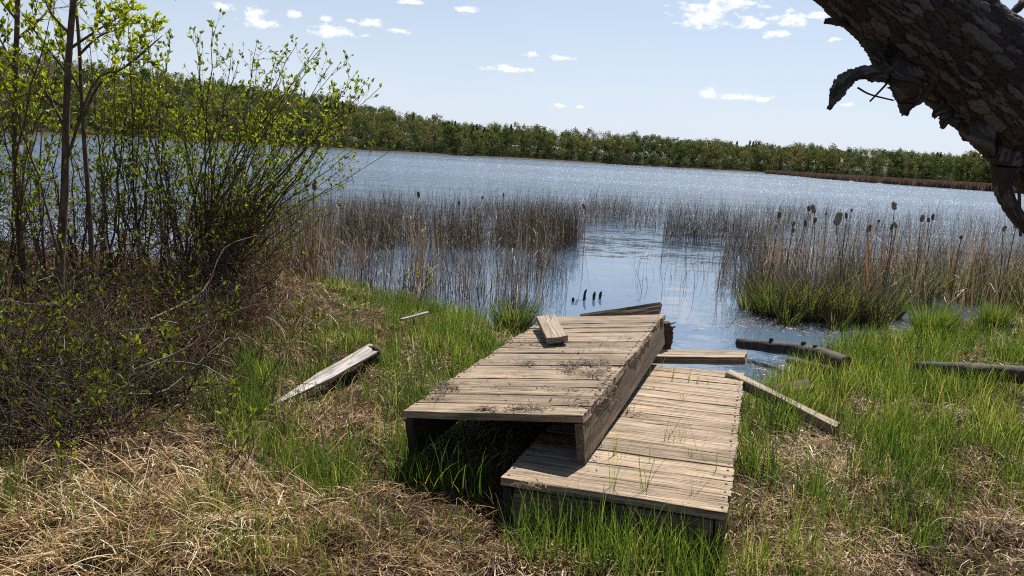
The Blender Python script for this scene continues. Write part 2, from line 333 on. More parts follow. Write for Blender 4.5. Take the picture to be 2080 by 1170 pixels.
fine = slope(mapping(t, g, (16, 34, 1)), 1.0, 2, mth(t, 'MULTIPLY', mth(t, 'MULTIPLY', rp, rp), 2.5), 11.0)
big = slope(mapping(t, g, (0.22, 0.9, 1), (4, 9, 0)), 1.0, 3, mth(t, 'MULTIPLY', rp, 0.9))
s1 = N(t, 'ShaderNodeVectorMath', operation='ADD'); L(t, calm, s1.inputs[0]); L(t, wind, s1.inputs[1])
s15 = N(t, 'ShaderNodeVectorMath', operation='ADD'); L(t, s1.outputs[0], s15.inputs[0]); L(t, big, s15.inputs[1])
s2 = N(t, 'ShaderNodeVectorMath', operation='ADD'); L(t, s15.outputs[0], s2.inputs[0]); L(t, fine, s2.inputs[1])
s3 = N(t, 'ShaderNodeVectorMath', operation='MULTIPLY'); L(t, s2.outputs[0], s3.inputs[0]); s3.inputs[1].default_value = (1, 1, 0)
s4 = N(t, 'ShaderNodeVectorMath', operation='ADD'); L(t, s3.outputs[0], s4.inputs[0]); s4.inputs[1].default_value = (0, 0, 1)
s5 = N(t, 'ShaderNodeVectorMath', operation='NORMALIZE'); L(t, s4.outputs[0], s5.inputs[0])
p = N(t, 'ShaderNodeBsdfPrincipled'); p.inputs['Base Color'].default_value = (0.085, 0.13, 0.195, 1); L(t, mth(t, 'ADD', mth(t, 'MULTIPLY', mth(t, 'MULTIPLY', rp, rp), 0.28), 0.03), p.inputs['Roughness']); p.inputs['IOR'].default_value = 1.6
L(t, s5.outputs[0], p.inputs['Normal']); L(t, p.outputs[0], o.inputs[0])

# ------------------------------------------------------------------ terrain
shore = [(-400, 300), (-60, 62), (-22, 24), (-9, 12.6)] + [tuple(onz(x, y)[:2]) for x, y in
  ((120, 520), (300, 535), (520, 560), (640, 585), (780, 600), (900, 640), (1000, 668), (1085, 705), (1200, 770), (1330, 815), (1480, 812), (1570, 795), (1625, 765), (1640, 730), (1700, 706), (1780, 700), (1860, 690), (1960, 655), (2080, 628))] + [(10.5, 12.2), (20, 19), (60, 45), (450, 250)]
shore = np.array(shore)
def sdist(x, y):
    x = np.asarray(x, float); y = np.asarray(y, float); best = np.full(x.shape, 1e9); sg = np.ones(x.shape)
    for a, b in zip(shore[:-1], shore[1:]):
        d = b - a; t_ = np.clip(((x - a[0]) * d[0] + (y - a[1]) * d[1]) / (d @ d), 0, 1)
        q = np.hypot(x - a[0] - t_ * d[0], y - a[1] - t_ * d[1]); cr = d[0] * (y - a[1]) - d[1] * (x - a[0])
        u = q < best - 1e-9; best = np.where(u, q, best); sg = np.where(u, np.where(cr < 0, 1.0, -1.0), sg)
    return best * sg
AZ = np.radians([-70, -45, -35, -28, -14, -5, 5, 18, 30, 45, 70]); DD = np.array([240, 245, 255, 270, 300, 340, 370, 400, 420, 430, 430.]); HH = np.array([20, 20, 19, 17.5, 12, 6.0, 5.0, 4.8, 4.6, 4.6, 4.6])
def gz(x, y):
    x = np.asarray(x, float); y = np.asarray(y, float); d = sdist(x, y)
    z = np.where(d > 0, 0.015 + 0.20 * (1 - np.exp(-np.maximum(d, 0) / 0.9)), -0.6 * (1 - np.exp(np.minimum(d, 0) / 1.2)))
    land = np.clip(d / 0.5, 0, 1)
    z = z + land * (0.14 * (fbm(x * 1.7, y * 1.7, 3) - 0.5) + 0.13 * (fbm(x * 5, y * 5, 8, 2) - 0.5))
    for (cx, cy, s, a) in ((-3.3, 7.0, 0.7, 0.20), (-4.6, 6.2, 0.9, 0.16), (-2.2, 7.6, 0.5, 0.1), (-1.9, 3.6, 0.35, 0.05), (4.6, 5.2, 0.7, 0.12)):
        z = z + a * np.exp(-((x - cx) ** 2 + (y - cy) ** 2) / 2 / s / s) * land
    # sedge island off the right bank
    z = np.maximum(z, 0.10 * np.exp(-((x - 3.75) ** 2 / 0.55 + (y - 9.75) ** 2 / 0.10)) - 0.04)* (d < 0) + z * (d >= 0)
    # kept low under the dock sections
    k = np.exp(-(((x - 0.8) / 1.0) ** 4 + ((y - 4.3) / 1.7) ** 4)); z = z - k * np.maximum(z - 0.20, 0) + k * np.clip(0.22 - z, 0, .12) * (d > .4)
    r = np.hypot(x, y); az = np.arctan2(x, y); D = np.interp(az, AZ, DD); H = np.interp(az, AZ, HH)
    fz = 0.3 + (r - D) * 0.01 + H * np.clip((r - D) / 110, 0, 1) ** 1.1
    return np.where((r > D) & (y > 50), np.maximum(z, fz) if False else fz, z)
def axis(lo, hi, a, b, st, g=1.10):
    c = list(np.arange(a, b, st)); s = st; v = c[-1]
    while v < hi: s = min(s * g, 40); v += s; c.append(v)
    s = st; v = c[0]; pre = []
    while v > lo: s = min(s * g, 40); v -= s; pre.append(v)
    return np.array(pre[::-1] + c)
xs = axis(-2200, 2200, -7, 9, 0.055); ys = axis(-120, 2600, 1.6, 12.5, 0.055)
X, Y = np.meshgrid(xs, ys); Z = gz(X, Y)
def gridF(nx, ny):
    i = np.arange(ny - 1)[:, None] * nx + np.arange(nx - 1)[None]; return np.stack([i, i + 1, i + nx + 1, i + nx], -1).reshape(-1, 4)
tag(mesh('ground', np.stack([X, Y, Z], -1).reshape(-1, 3), gridF(len(xs), len(ys)), M_soil), 'dark lake bank soil under the grass, sloping into the water', 'ground', kind='structure')
xs2 = axis(-2000, 2000, -10, 12, 0.25, 1.15); ys2 = axis(2, 2400, 4, 40, 0.25, 1.15)
X, Y = np.meshgrid(xs2, ys2)
rip = np.interp(Y + 0.15 * X, [8.5, 12, 17, 26], [0.015, 0.05, 0.30, 0.62])
rip = np.maximum(rip, 0.62 * np.exp(-((X - 2.35) ** 2 / 0.35 + (Y - 6.7) ** 2 / 0.5)))
rip = np.maximum(rip, 0.5 * np.exp(-((X - 5.6) ** 2 / 1.4 + (Y - 9.3) ** 2 / 1.2)))
rip = np.maximum(rip, 0.26 * np.clip((X - 3.5) / 3, 0, 1))
rip *= 0.8 + 0.4 * fbm(X * 0.01, Y * 0.06, 4, 3)
tag(mesh('water', np.stack([X, Y, np.zeros_like(X)], -1).reshape(-1, 3), gridF(len(xs2), len(ys2)), M_water, extra={'ripple': rip.ravel()}), 'blue lake water, calm by the dock and wind rippled further out', 'lake', kind='structure')

# ------------------------------------------------------------------ far shore forest
def crown_tpl(n, kind):
    if kind == 'con':
        z = rng.random(n) ** 0.8; r = (1 - z) * 0.32 * np.sqrt(rng.random(n)) + 0.01; a = rng.random(n) * 6.283
        P = np.stack([r * np.cos(a), r * np.sin(a), 0.12 + 0.88 * z], -1); s = 0.035 + 0.03 * (1 - z)
    else:
        k = 9; cz = 0.26 + 0.64 * rng.random(k); cr = 0.23 * np.sqrt(rng.random(k)) * (1.15 - np.abs(cz - 0.55)); ca = rng.random(k) * 6.283
        cc = np.stack([cr * np.cos(ca), cr * np.sin(ca), cz], -1); i = rng.integers(0, k, n); d = rng.normal(0, 1, (n, 3)); d /= np.linalg.norm(d, axis=1)[:, None]
        P = cc[i] + d * (0.115 + 0.04 * rng.random(k)[i])[:, None] * (rng.random(n) ** 0.4)[:, None] * np.array([1, 1, 0.8]); s = np.full(n, 0.022 if kind == 'leaf' else 0.013) * (0.6 + 0.8 * rng.random(n))
    U = rng.normal(0, 1, (n, 3)); U /= np.linalg.norm(U, axis=1)[:, None]; Vv = np.cross(U, rng.normal(0, 1, (n, 3))); Vv /= np.linalg.norm(Vv, axis=1)[:, None]
    U *= s[:, None]; Vv *= s[:, None] * 0.8
    return np.stack([P - U, P - Vv, P + U, P + Vv], 1), rng.random(n)
tpl = {'leaf': [crown_tpl(560, 'leaf') for _ in range(9)], 'bare': [crown_tpl(260, 'bare') for _ in range(5)], 'con': [crown_tpl(200, 'con') for _ in range(4)]}
fv, fc, tb = [], [], MB()
for az in np.arange(math.radians(-47), math.radians(47), 0.0001):
    pass
az = math.radians(-47)
while az < math.radians(46):
    D = float(np.interp(az, AZ, DD)); H = float(np.interp(az, AZ, HH)); rows = 8 + int(H * 0.6)
    for rw in range(rows):
        a = az + rng.normal(0, 0.004); r = D + 6 + rw * 9 + rng.normal(0, 2.2); x, y = r * math.sin(a), r * math.cos(a); z = float(gz(x, y))
        h = rng.uniform(10.2, 13.8) * (0.85 if rw == 0 else 1.0) * (0.86 + 0.28 * vnoise(a * 40, rw * .4 + 3, 6)); u = rng.random()
        zone = vnoise(a * 14 + 5, rw * 0.3, 2)
        kind = 'leaf'; base = rng.choice([0.36, 0.5, 0.64, 0.76, 0.2], p=[.22, .25, .22, .16, .15])
        if (zone > 0.62 and rw > 2 and u < 0.6) or u > .93: kind = 'bare'; base = 0.93
        if zone < 0.22 and rw > 2 and u < 0.5: kind = 'con'; base = 0.1
        if rw < 3 and u > 0.85: base = 0.2
        T, tv = tpl[kind][rng.integers(len(tpl[kind]))]; ph = rng.random() * 6.283; cs, sn = math.cos(ph), math.sin(ph); w = rng.uniform(0.6, 1.05)
        Q = T * h * np.array([w, w, 1.0]); Q = np.stack([Q[..., 0] * cs - Q[..., 1] * sn + x, Q[..., 0] * sn + Q[..., 1] * cs + y, Q[..., 2] + z], -1)
        fv.append(Q.reshape(-1, 3)); fc.append(np.repeat(np.clip(base + (tv - 0.5) * 0.32 + rng.normal(0, .03), 0, 1), 4))
        if rw < 4 and u < .8:
            tb.add(*tube([(x, y, z - 0.3), (x + rng.normal(0, .3), y, z + h * 0.75)], [0.19, 0.08], 4, cap=False))
    # low brush at the water's edge
    for q in range(11):
        a = az + rng.normal(0, 0.006); r = D + rng.uniform(1.5, 22); x, y = r * math.sin(a), r * math.cos(a); h = rng.uniform(2.0, 6.0)
        T, tv = tpl['leaf'][rng.integers(9)]; Q = T[::2] * h * np.array([1.5, 1.5, 1.0]) + np.array([x, y, float(gz(x, y)) - 0.3 * h]); fv.append(Q.reshape(-1, 3)); fc.append(np.repeat(np.clip(rng.choice([0.12, 0.3, 0.5]) + (tv[::2] - .5) * .2, 0, 1), 4))
    az += 3.2 / D
V = np.concatenate(fv); F = np.arange(len(V)).reshape(-1, 4)
fo = tag(mesh('far_forest', V, F, M_far, var=np.concatenate(fc), smooth=False), 'mixed spring woodland lining the far shore of the lake', 'forest', kind='stuff')
ft = tb.build('trunks', bark_mat('far_trunks', [(0.3, (0.14, 0.125, 0.11)), (0.7, (0.36, 0.33, 0.30))], 0.5), fo); ft['kind'] = 'stuff'
# dry reed spit on the right and the brown fringe along the far shore
n = 26000
a = rng.uniform(math.radians(17.5), math.radians(38), n); r1 = np.interp(a, np.radians([17, 19, 21, 24, 27, 33, 38]), [330, 300, 235, 205, 190, 172, 165]); r = r1 + rng.random(n) ** 1.5 * np.interp(a, np.radians([17, 21, 38]), [30, 60, 100])
edge = fbm(a * 60, r * 0.02, 5); keep = edge > 0.25
a, r = a[keep], r[keep]; n = len(a); P = np.stack([r * np.sin(a), r * np.cos(a), np.full(n, -0.1)], -1)
V1, F1 = blades(P, rng.random(n) * 6.28, np.full(n, 1.5), rng.uniform(0.8, 1.7, n), np.full(n, 0.28), np.full(n, 0.2), 2, 0.4)
tag(mesh('reed_spit', V1, F1, M_farreed, var=np.repeat(rng.random(n), 6)), 'low brown dry reed bed reaching across the water on the right', 'reed bed', kind='stuff')
n = 16000
a = rng.uniform(math.radians(-47), math.radians(24), n); r = np.interp(a, AZ, DD) - 1 + rng.random(n) * 5; P = np.stack([r * np.sin(a), r * np.cos(a), np.full(n, -0.1)], -1)
V1, F1 = blades(P, rng.random(n) * 6.28, np.full(n, 1.5), rng.uniform(0.5, 1.2, n), np.full(n, 0.5), np.full(n, 0.2), 2, 0.5)
tag(mesh('shore_fringe', V1, F1, M_farreed, var=np.repeat(rng.random(n) * 0.7, 6)), 'thin brown fringe of dead reeds at the foot of the far forest', 'reed bed', kind='stuff')
exec_marker = 0

# ------------------------------------------------------------------ timber
def plank(name, Lx, Wy, Tz, mw, mat, parent=None, seed=0, wear=1.0, n=26, taper=None):
    """board along local x, top at z=0; rounded worn edges, ragged ends, slight cup and bow"""
    r = min(Wy, Tz) * 0.10
    top = [(-Wy / 2 + r * 0.3, -r * 0.3), (-Wy / 2 + r, 0)] + [(q * Wy, 0) for q in (-0.3, -0.18, -0.06, 0.06, 0.18, 0.3)] + [(Wy / 2 - r, 0), (Wy / 2 - r * 0.3, -r * 0.3), (Wy / 2, -r), (Wy / 2, -Tz * 0.5), (Wy / 2, -Tz + r), (Wy / 2 - r, -Tz), (0, -Tz), (-Wy / 2 + r, -Tz), (-Wy / 2, -Tz + r), (-Wy / 2, -Tz * 0.5), (-Wy / 2, -r)]
    top = np.array(top); k = len(top); t_ = np.linspace(0, 1, n); V = np.zeros((n, k, 3))
    s = seed * 7.31
    for i, q in enumerate(t_):
        x = q * Lx
        V[i, :, 0] = x
        V[i, :, 1] = top[:, 0] + 0.004 * wear * (vnoise(np.full(k, x * 5 + s), top[:, 1] * 40 + (top[:, 0] > 0) * 9 + s, 1) - 0.5)
        V[i, :, 2] = top[:, 1] + 0.006 * wear * (vnoise(np.full(k, x * 2.5 + s), top[:, 0] * 12 + s, 2) - 0.5) + 0.0035 * wear * (vnoise(np.full(k, x * 9 + s), top[:, 0] * 60 + s, 3) - 0.5)
        if taper: f = np.interp(q, *taper); V[i, :, 1] *= f
    e = 0.014 * wear
    V[0, :, 0] += e * (vnoise(top[:, 0] * 50 + s, top[:, 1] * 30, 4) - 0.5); V[-1, :, 0] += e * (vnoise(top[:, 0] * 50 + s, top[:, 1] * 30, 5) - 0.5)
    V = V.reshape(-1, 3); i = np.arange(n - 1)[:, None] * k; j = np.arange(k)[None]; j2 = (j + 1) % k
    F = np.stack([i + j, i + k + j, i + k + j2, i + j2], -1).reshape(-1, 4)
    V = np.vstack([V, [0, 0, -Tz / 2], [Lx, 0, -Tz / 2]]); c0 = n * k; jj = np.arange(k); j3 = (jj + 1) % k; b = (n - 1) * k
    F2 = np.concatenate([np.stack([jj, j3, np.full(k, c0)], -1), np.stack([b + j3, b + jj, np.full(k, c0 + 1)], -1)])
    return mesh(name, V, [F, F2], mat, parent, smooth=False, mw=mw)
def frame_m(o, a, b, c):
    M_ = Matrix.Identity(4)
    for i in range(3): M_[i][0], M_[i][1], M_[i][2], M_[i][3] = a[i], b[i], c[i], o[i]
    return M_
def nrm(v): v = np.asarray(v, float); return v / np.linalg.norm(v)
def pm(p0, p1, up=(0, 0, 1)):
    """matrix with x from p0 to p1, z near up"""
    a = nrm(np.array(p1) - p0); c = np.array(up, float); c = nrm(c - a * (a @ c)); b = np.cross(c, a); return frame_m(p0, a, b, c), float(np.linalg.norm(np.array(p1) - p0))
nth = np.arange(6) * math.pi / 3
def nail(parent, x, y, rad=0.0058):
    V = np.vstack([np.stack([np.cos(nth) * rad + x, np.sin(nth) * rad + y, np.full(6, 0.0025)], -1), np.stack([np.cos(nth) * rad + x, np.sin(nth) * rad + y, np.full(6, -0.01)], -1)])
    j = np.arange(6); j2 = (j + 1) % 6
    o = mesh('nail', V, [np.stack([j + 6, j2 + 6, j2, j], -1), np.array([[0, 1, 2, 3], [0, 3, 4, 5]])], M_nail); o.parent = parent; return o
def dock(o, yaw, pi, ro, Wd, Ln, nb, mat, label, side=0.185, seed=0, over=None, front=True):
    a = nrm([math.cos(yaw), math.sin(yaw), ro]); b = np.array([-math.sin(yaw), math.cos(yaw), pi]); b = nrm(b - a * (a @ b)); c = np.cross(a, b); o = np.array(o, float)
    root = empty('dock_section', tuple(o)); tag(root, label, 'dock section', 'the two wooden dock sections')
    def put(name, x, y, z, Lx, Wy, Tz, mat, ax='x', tw=0.0, **k):
        P = o + a * x + b * y + c * z
        aa, bb = (a, b) if ax == 'x' else (b, -a)
        a2 = nrm(aa * math.cos(tw) + bb * math.sin(tw)); b2 = np.cross(c, a2)
        if k.pop('edge', False): m_ = frame_m(P, a2, c * -1 if False else np.cross(np.cross(a2, c), a2) * 0 + c, np.cross(a2, c))
        else: m_ = frame_m(P, a2, b2, c)
        return plank(name, Lx, Wy, Tz, m_, mat, root, **k)
    pitch_ = Ln / nb; T = 0.036
    for i in range(nb):
        w = pitch_ - rng.uniform(0.007, 0.013); ex0, ex1 = rng.uniform(-.006, .008, 2)
        if over: ex0 += over(i)
        pk = put('deck_board', -ex0, pitch_ * (i + 0.5) + rng.normal(0, .001), rng.normal(0, .0018), Wd + ex0 + ex1, w, T, mat, tw=rng.normal(0, .0025), seed=seed + i)
        for x in (0.022 + ex0, Wd - 0.022 + ex0):
            for y in (-w * 0.27, w * 0.27): nail(pk, x + rng.normal(0, .003), y + rng.normal(0, .006))
    # side joists, end boards and middle joist: boards stood on edge under the deck
    for x in ((0.006, Wd - 0.044, Wd / 2 - 0.019) if front else (0.006, Wd - 0.044)):
        nme = 'side_joist' if x != Wd / 2 - 0.019 else 'middle_joist'
        P = o + a * (x + (0.0 if x < .1 else 0.038)) + b * 0.004 + c * (-T - 0.002 - side / 2)
        if x < .1: m_ = frame_m(P, b, -c, -a) if False else frame_m(P, b, c, np.cross(b, c) * -1) if False else frame_m(P, b, -c, np.cross(b, -c))
        else: m_ = frame_m(P, b, c, np.cross(b, c))
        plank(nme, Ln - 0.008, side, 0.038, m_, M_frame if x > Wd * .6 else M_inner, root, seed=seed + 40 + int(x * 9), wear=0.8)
    for y, s_ in (((0.042, 1), (Ln - 0.042, -1)) if front else ((Ln - 0.042, -1),)):
        P = o + a * 0.05 + b * (y - 0.038 * s_ * 0) + c * (-T - 0.003 - side / 2)
        zz = -b * s_; yy = np.cross(zz, a)
        plank('end_board', Wd - 0.1, side - 0.01, 0.038, frame_m(P + zz * 0.034, a, yy, zz), M_frame, root, seed=seed + 60 + s_, wear=0.8)
    return root, (o, a, b, c)
d_low, fl = dock((0.002, 3.062, 0.402), -0.307, -0.025, 0.037, 0.923, 2.399, 14, M_deck2, 'lower pale dock section with deep grooves and grass shoots, half under the upper one', seed=3, over=lambda i: 0.0)
d_up, fu = dock((-0.489, 3.525, 0.510), -0.33, 0.012, 0.143, 0.891, 2.398, 16, M_deck, 'upper tilted dock section littered with dead plant debris', seed=100, front=False)
def tree(): pass
def loose(name, p0, p1, wd, th, mat, label, cat, up=(0, 0, 1), group=None, **k):
    m_, l_ = pm(np.array(p0, float), np.array(p1, float), up)
    return tag(plank(name, l_, wd, th, m_, mat, **k), label, cat, group)
def ondock(fr, px, py, z=0.0):
    o_, a_, b_, c_ = fr; d = ray(px, py); t_ = ((o_ + c_ * z - CP) @ c_) / (d @ c_); return CP + d * t_
# short block lying propped on the upper deck
pA = ondock(fu, 1108, 640, 0.09); pB = ondock(fu, 1132, 684, 0.06)
loose('board_offcut', pA, pB, 0.135, 0.038, M_loose, 'short cracked board offcut lying propped on the far left of the upper dock section', 'board', up=tuple(fu[3] + np.array([0.0, 0, 0])), seed=201, n=12, group='loose boards around the dock')
# board behind the upper dock's far end
loose('board', atY(1175, 652, 6.15), atY(1337, 629, 5.72), 0.14, 0.038, M_frame, 'dark wet board sloping behind the far end of the upper dock section', 'board', up=(0.1, -0.75, 0.6), seed=202, group='loose boards around the dock')
# board lying across the far end of the lower dock
loose('board', atY(1300, 716, 5.62), atY(1515, 719, 5.32), 0.15, 0.06, M_loose, 'thick pale board lying across behind the far end of the lower dock section', 'board', up=(0, -0.15, 1), seed=203, group='loose boards around the dock')
# long thin timber leaning off the lower dock onto the grass
tP0 = atY(1478, 752, 4.98); tP1 = onz(1702, 862, 0.27)
loose('timber', tP0, tP1, 0.06, 0.075, M_loose, 'long narrow timber leaning from the lower dock corner down onto the right bank', 'timber', up=(0.05, -0.35, 1), seed=204, group='loose boards around the dock')
loose('board', onz(1575, 792, 0.22), onz(1648, 778, 0.27), 0.11, 0.05, M_rot, 'short rotting mossy board behind the leaning timber on the right bank', 'board', up=(0.1, -0.3, 1), seed=205, n=14, group='loose boards around the dock')
# grey board on the left bank, with broken dark end
gp = lambda x, y, h=0.0: (lambda q: np.array([q[0], q[1], float(gz(q[0], q[1])) + h]))(onz(x, y, 0.2))
q0 = gp(550, 848, 0.07); q1 = gp(762, 736, 0.15)
loose('board', q0, q1, 0.105, 0.022, M_grey, 'long silver grey board on the left bank, pointed near end, broken far end', 'board', up=(0.25, -0.25, 1), seed=206, taper=([0, 0.45, 1.0], [0.12, 0.9, 1.0]), n=40, group='loose boards around the dock')
loose('board', gp(815, 664, 0.10), gp(868, 648, 0.13), 0.035, 0.02, M_grey, 'small grey stick of board in the grass left of the dock', 'board', seed=207, n=10, group='loose boards around the dock')
def log(name, pts, rads, label, cat='log', mat=None, k=20, n=60, rough=0.15, stubs=(), group=None, seed=1):
    P = spline(pts, n); R = np.interp(np.linspace(0, 1, n), np.linspace(0, 1, len(rads)), rads)
    V, F = tube(P, R, k); th = np.tile(np.arange(k) * 6.283 / k, n); s = np.repeat(np.linspace(0, 1, n), k) * 12
    cen = np.repeat(P, k, axis=0); f = 1 + rough * (fbm(np.cos(th) * 2 + s + seed, np.sin(th) * 2 + s * 0.5, seed) - 0.5) * 2
    V[:n * k] = cen + (V[:n * k] - cen) * f[:, None]; mb = MB(); mb.add(V, F)
    for (t_, d, l, r) in stubs:
        p = P[int(t_ * (n - 1))]; dd = nrm(d); mb.add(*tube([p, p + dd * (R[int(t_ * (n - 1))] + l * 0.5), p + dd * (R[int(t_ * (n - 1))] + l)], [r * 1.3, r, r * 0.7], 8))
    return tag(mb.build(name, mat or M_log), label, cat, group)
log('broken_post_end', [gp(745, 742, 0.05), gp(757, 738, 0.13), gp(768, 742, 0.07)], [0.03, 0.05, 0.035], 'reddish brown broken wood stub at the far end of the grey board', 'wood stub', M_rot, rough=0.5, n=14, seed=4)
log('driftwood_log', [atY(1500, 697, 7.1), atY(1560, 704, 6.85), atY(1620, 712, 6.6), atY(1665, 722, 6.4), atY(1720, 738, 6.1)], [0.05, 0.055, 0.06, 0.07, 0.06], 'dark waterlogged log lying from the water onto the right bank', stubs=((0.28, (0, 0, 1), 0.03, 0.02), (0.55, (0.1, 0, 1), 0.03, 0.022), (0.68, (0, -.3, 1), 0.025, 0.02)), group='logs on the right bank', seed=2)
log('driftwood_log', [atY(1598, 732, 6.4), atY(1640, 742, 6.25), atY(1690, 752, 6.1)], [0.02, 0.035, 0.03], 'short grey log end poking from grass beside the glittering water', mat=M_deadtwig, group='logs on the right bank', seed=3)
log('fallen_log', [atY(1860, 742, 5.9), atY(1950, 752, 5.6), atY(2030, 758, 5.45), atY(2110, 766, 5.3), atY(2260, 785, 5.0)], [0.03, 0.06, 0.064, 0.068, 0.075], 'long dark fallen log lying in grass at the right edge of the bank', group='logs on the right bank', seed=5)
log('rotten_post', [atY(1352, 712, 5.75), atY(1356, 680, 5.72), atY(1352, 655, 5.7)], [0.03, 0.042, 0.03], 'rotten dark post at the far right corner of the upper dock section', 'post', M_rot, rough=0.6, n=24, stubs=((0.75, (1, 0, 0.3), 0.03, 0.008), (0.9, (1, -.2, 0.5), 0.04, 0.005)), seed=6)
for i, (x, y, h, lean, lab) in enumerate(((1164, 612, 0.05, 0.0, 'shortest blackened stake stub standing in the water, furthest left'), (1186, 608, 0.13, 0.10, 'leaning jagged black stake in the water, tallest of the row'), (1206, 608, 0.10, 0.05, 'thick black stake stub in the water between its neighbours'), (1218, 606, 0.09, 0.12, 'thin split black stake in the water at the right end of the row'))):
    p = onz(x, y, 0.0); log('wooden_stake', [p + np.array([0, 0, -0.15]), p + np.array([lean * h * .5, 0, h * 0.5]), p + np.array([lean * h * 2, 0, h])], [0.018, 0.017, 0.008], lab, 'stake', rough=0.5, n=16, k=8, group='dead stakes in the water off the dock', seed=20 + i)

# ------------------------------------------------------------------ grasses
def gauss(px, py, L_):
    s = np.zeros(px.shape)
    for (cx, cy, sx, sy, a) in L_: s = s + a * np.exp(-0.5 * (((px - cx) / sx) ** 2 + ((py - cy) / sy) ** 2))
    return s
def in_dock(x, y, fr, Wd, Ln, m=0.0):
    o_, a_, b_, c_ = fr; dx, dy = x - o_[0], y - o_[1]; a2 = nrm(a_[:2]); b2 = nrm(b_[:2]); u, v = dx * a2[0] + dy * a2[1], dx * b2[0] + dy * b2[1]
    return (u > -m) & (u < Wd + m) & (v > -m) & (v < Ln + m)
def scatter(n, seed, y0=1.9, y1=10.5):
    r = np.random.default_rng(seed); y = y0 + (y1 - y0) * r.random(n) ** 1.25; x = (r.random(n) * 2 - 1) * (0.95 * y + 1.2) + 0.1 * y
    d = sdist(x, y); k = (d > 0.0); x, y, d = x[k], y[k], d[k]; z = gz(x, y); px, py = proj(np.stack([x, y, z], -1)); return r, x, y, z, d, px, py
# green grass
r, x, y, z, d, px, py = scatter(460000, 1)
G = gauss(px, py, [(1700, 760, 130, 45, 1.5), (1950, 720, 200, 40, 1.2), (1550, 900, 50, 120, 1.7), (1600, 850, 70, 50, .8), (1780, 900, 160, 60, .4), (1850, 850, 180, 60, .8), (2050, 850, 100, 50, .7), (1280, 1110, 170, 45, 1.0), (1600, 1080, 140, 90, .6), (1560, 1150, 90, 40, .5),
   (850, 640, 130, 40, .55), (640, 590, 120, 30, .5), (990, 680, 80, 40, .6), (760, 750, 180, 60, .22), (520, 830, 60, 60, .6), (640, 830, 180, 60, .45), (780, 850, 70, 50, .7), (600, 950, 40, 35, .9), (690, 970, 40, 40, .8), (880, 900, 70, 60, .6), (450, 1000, 30, 60, .3), (10, 980, 25, 60, .7), (1050, 880, 60, 60, .4), (300, 980, 200, 60, .12), (150, 800, 190, 80, -.5), (600, 1130, 160, 60, .22), (900, 730, 90, 40, .6), (2000, 1000, 150, 150, .25), (1900, 1120, 100, 60, .3), (1780, 930, 260, 90, .45), (1650, 1000, 120, 110, .45), (700, 700, 260, 80, .25), (700, 1000, 250, 120, .2), (620, 760, 200, 90, .35), (380, 900, 120, 60, .3), (350, 1060, 350, 80, .14), (1850, 900, 250, 90, .3)])
cl = fbm(x * 3.2, y * 3.2, 21, 3); cl2 = vnoise(x * 14, y * 14, 33)
G = np.maximum(G, -.16); den = (G + 0.17) * np.clip((cl - 0.38) * 4.6, 0.03, 1.7) * np.clip(cl2 * 1.7 - 0.1, 0, 1.4)
near = np.clip(0.35 + 0.13 * y, 0.4, 1.0)
k = (r.random(len(x)) < den * 0.72 * near) & ~in_dock(x, y, fl, .923, 2.4, .0) & ~(in_dock(x, y, fu, .891, 2.4, -.05) & (r.random(len(x)) < 0.93))
x, y, z, px, py, G = x[k], y[k], z[k], px[k], py[k], G[k]; n = len(x); print('green', n)
ln = r.uniform(0.05, 0.24, n) * np.clip(0.52 + 0.5 * G, 0.45, 1.4); P = np.stack([x, y, z - 0.01], -1)
V, F = blades(P, r.random(n) * 6.283, r.normal(1.45, 0.16, n), ln, r.uniform(0.0025, 0.0055, n) * np.clip(0.6 + 0.1 * y, .8, 1.4), r.uniform(0.1, 0.9, n), 4)
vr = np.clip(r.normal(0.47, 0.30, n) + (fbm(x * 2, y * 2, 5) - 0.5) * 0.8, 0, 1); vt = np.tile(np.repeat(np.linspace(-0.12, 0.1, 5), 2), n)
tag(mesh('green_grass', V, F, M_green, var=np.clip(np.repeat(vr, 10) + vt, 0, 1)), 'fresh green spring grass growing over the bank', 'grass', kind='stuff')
# straw: combed mats of last year's grass
r, x, y, z, d, px, py = scatter(420000, 2)
Sd = 0.62 + gauss(px, py, [(400, 1050, 350, 90, .9), (760, 740, 200, 80, .35), (800, 950, 140, 70, .5), (640, 680, 120, 40, .4), (1900, 1020, 220, 90, .7), (1700, 950, 120, 80, .3), (1750, 1100, 200, 80, .4), (900, 1120, 150, 50, .5)]) - gauss(px, py, [(1700, 740, 140, 40, .45), (170, 820, 190, 75, .8), (1280, 1040, 150, 30, .3)])
cl = fbm(x * 2.2, y * 2.2, 41, 3)
k = (r.random(len(x)) < np.clip(Sd, 0.04, 1.4) * np.clip((cl - 0.30) * 4.0, 0.30, 1) * np.clip(0.2 + 0.35 * y, 0.6, 1.0) * 0.62) & ~in_dock(x, y, fl, .923, 2.4, .0)
x, y, z, px, py = x[k], y[k], z[k], px[k], py[k]; n = len(x); print('straw', n)
flow = 6.283 * 1.3 * fbm(x * 1.1 + 7, y * 1.1, 51, 2) + r.normal(0, 1.15, n) - 0.6
ln = 0.035 + 0.19 * r.random(n) ** 2.2; ground_off = 0.04
V, F = blades(np.stack([x, y, z + r.random(n) * 0.035], -1), flow, r.normal(0.3, 0.42, n), ln, (0.0012 + 0.0050 * r.random(n) ** 2.5) * np.clip(0.6 + 0.1 * y, .8, 1.3), r.uniform(0.1, 1.5, n), 5, 0.35, ground=gz, rnd=1.0)
vr = np.clip(r.normal(0.52, 0.27, n) + (fbm(x * 3, y * 3, 6) - 0.5) * 1.1, 0, 1)
rl, x, y, z, d, px, py = scatter(120000, 12); k = ~in_dock(x, y, fl, .923, 2.4, .0); x, y, z = x[k], y[k], z[k]; n2_ = len(x)
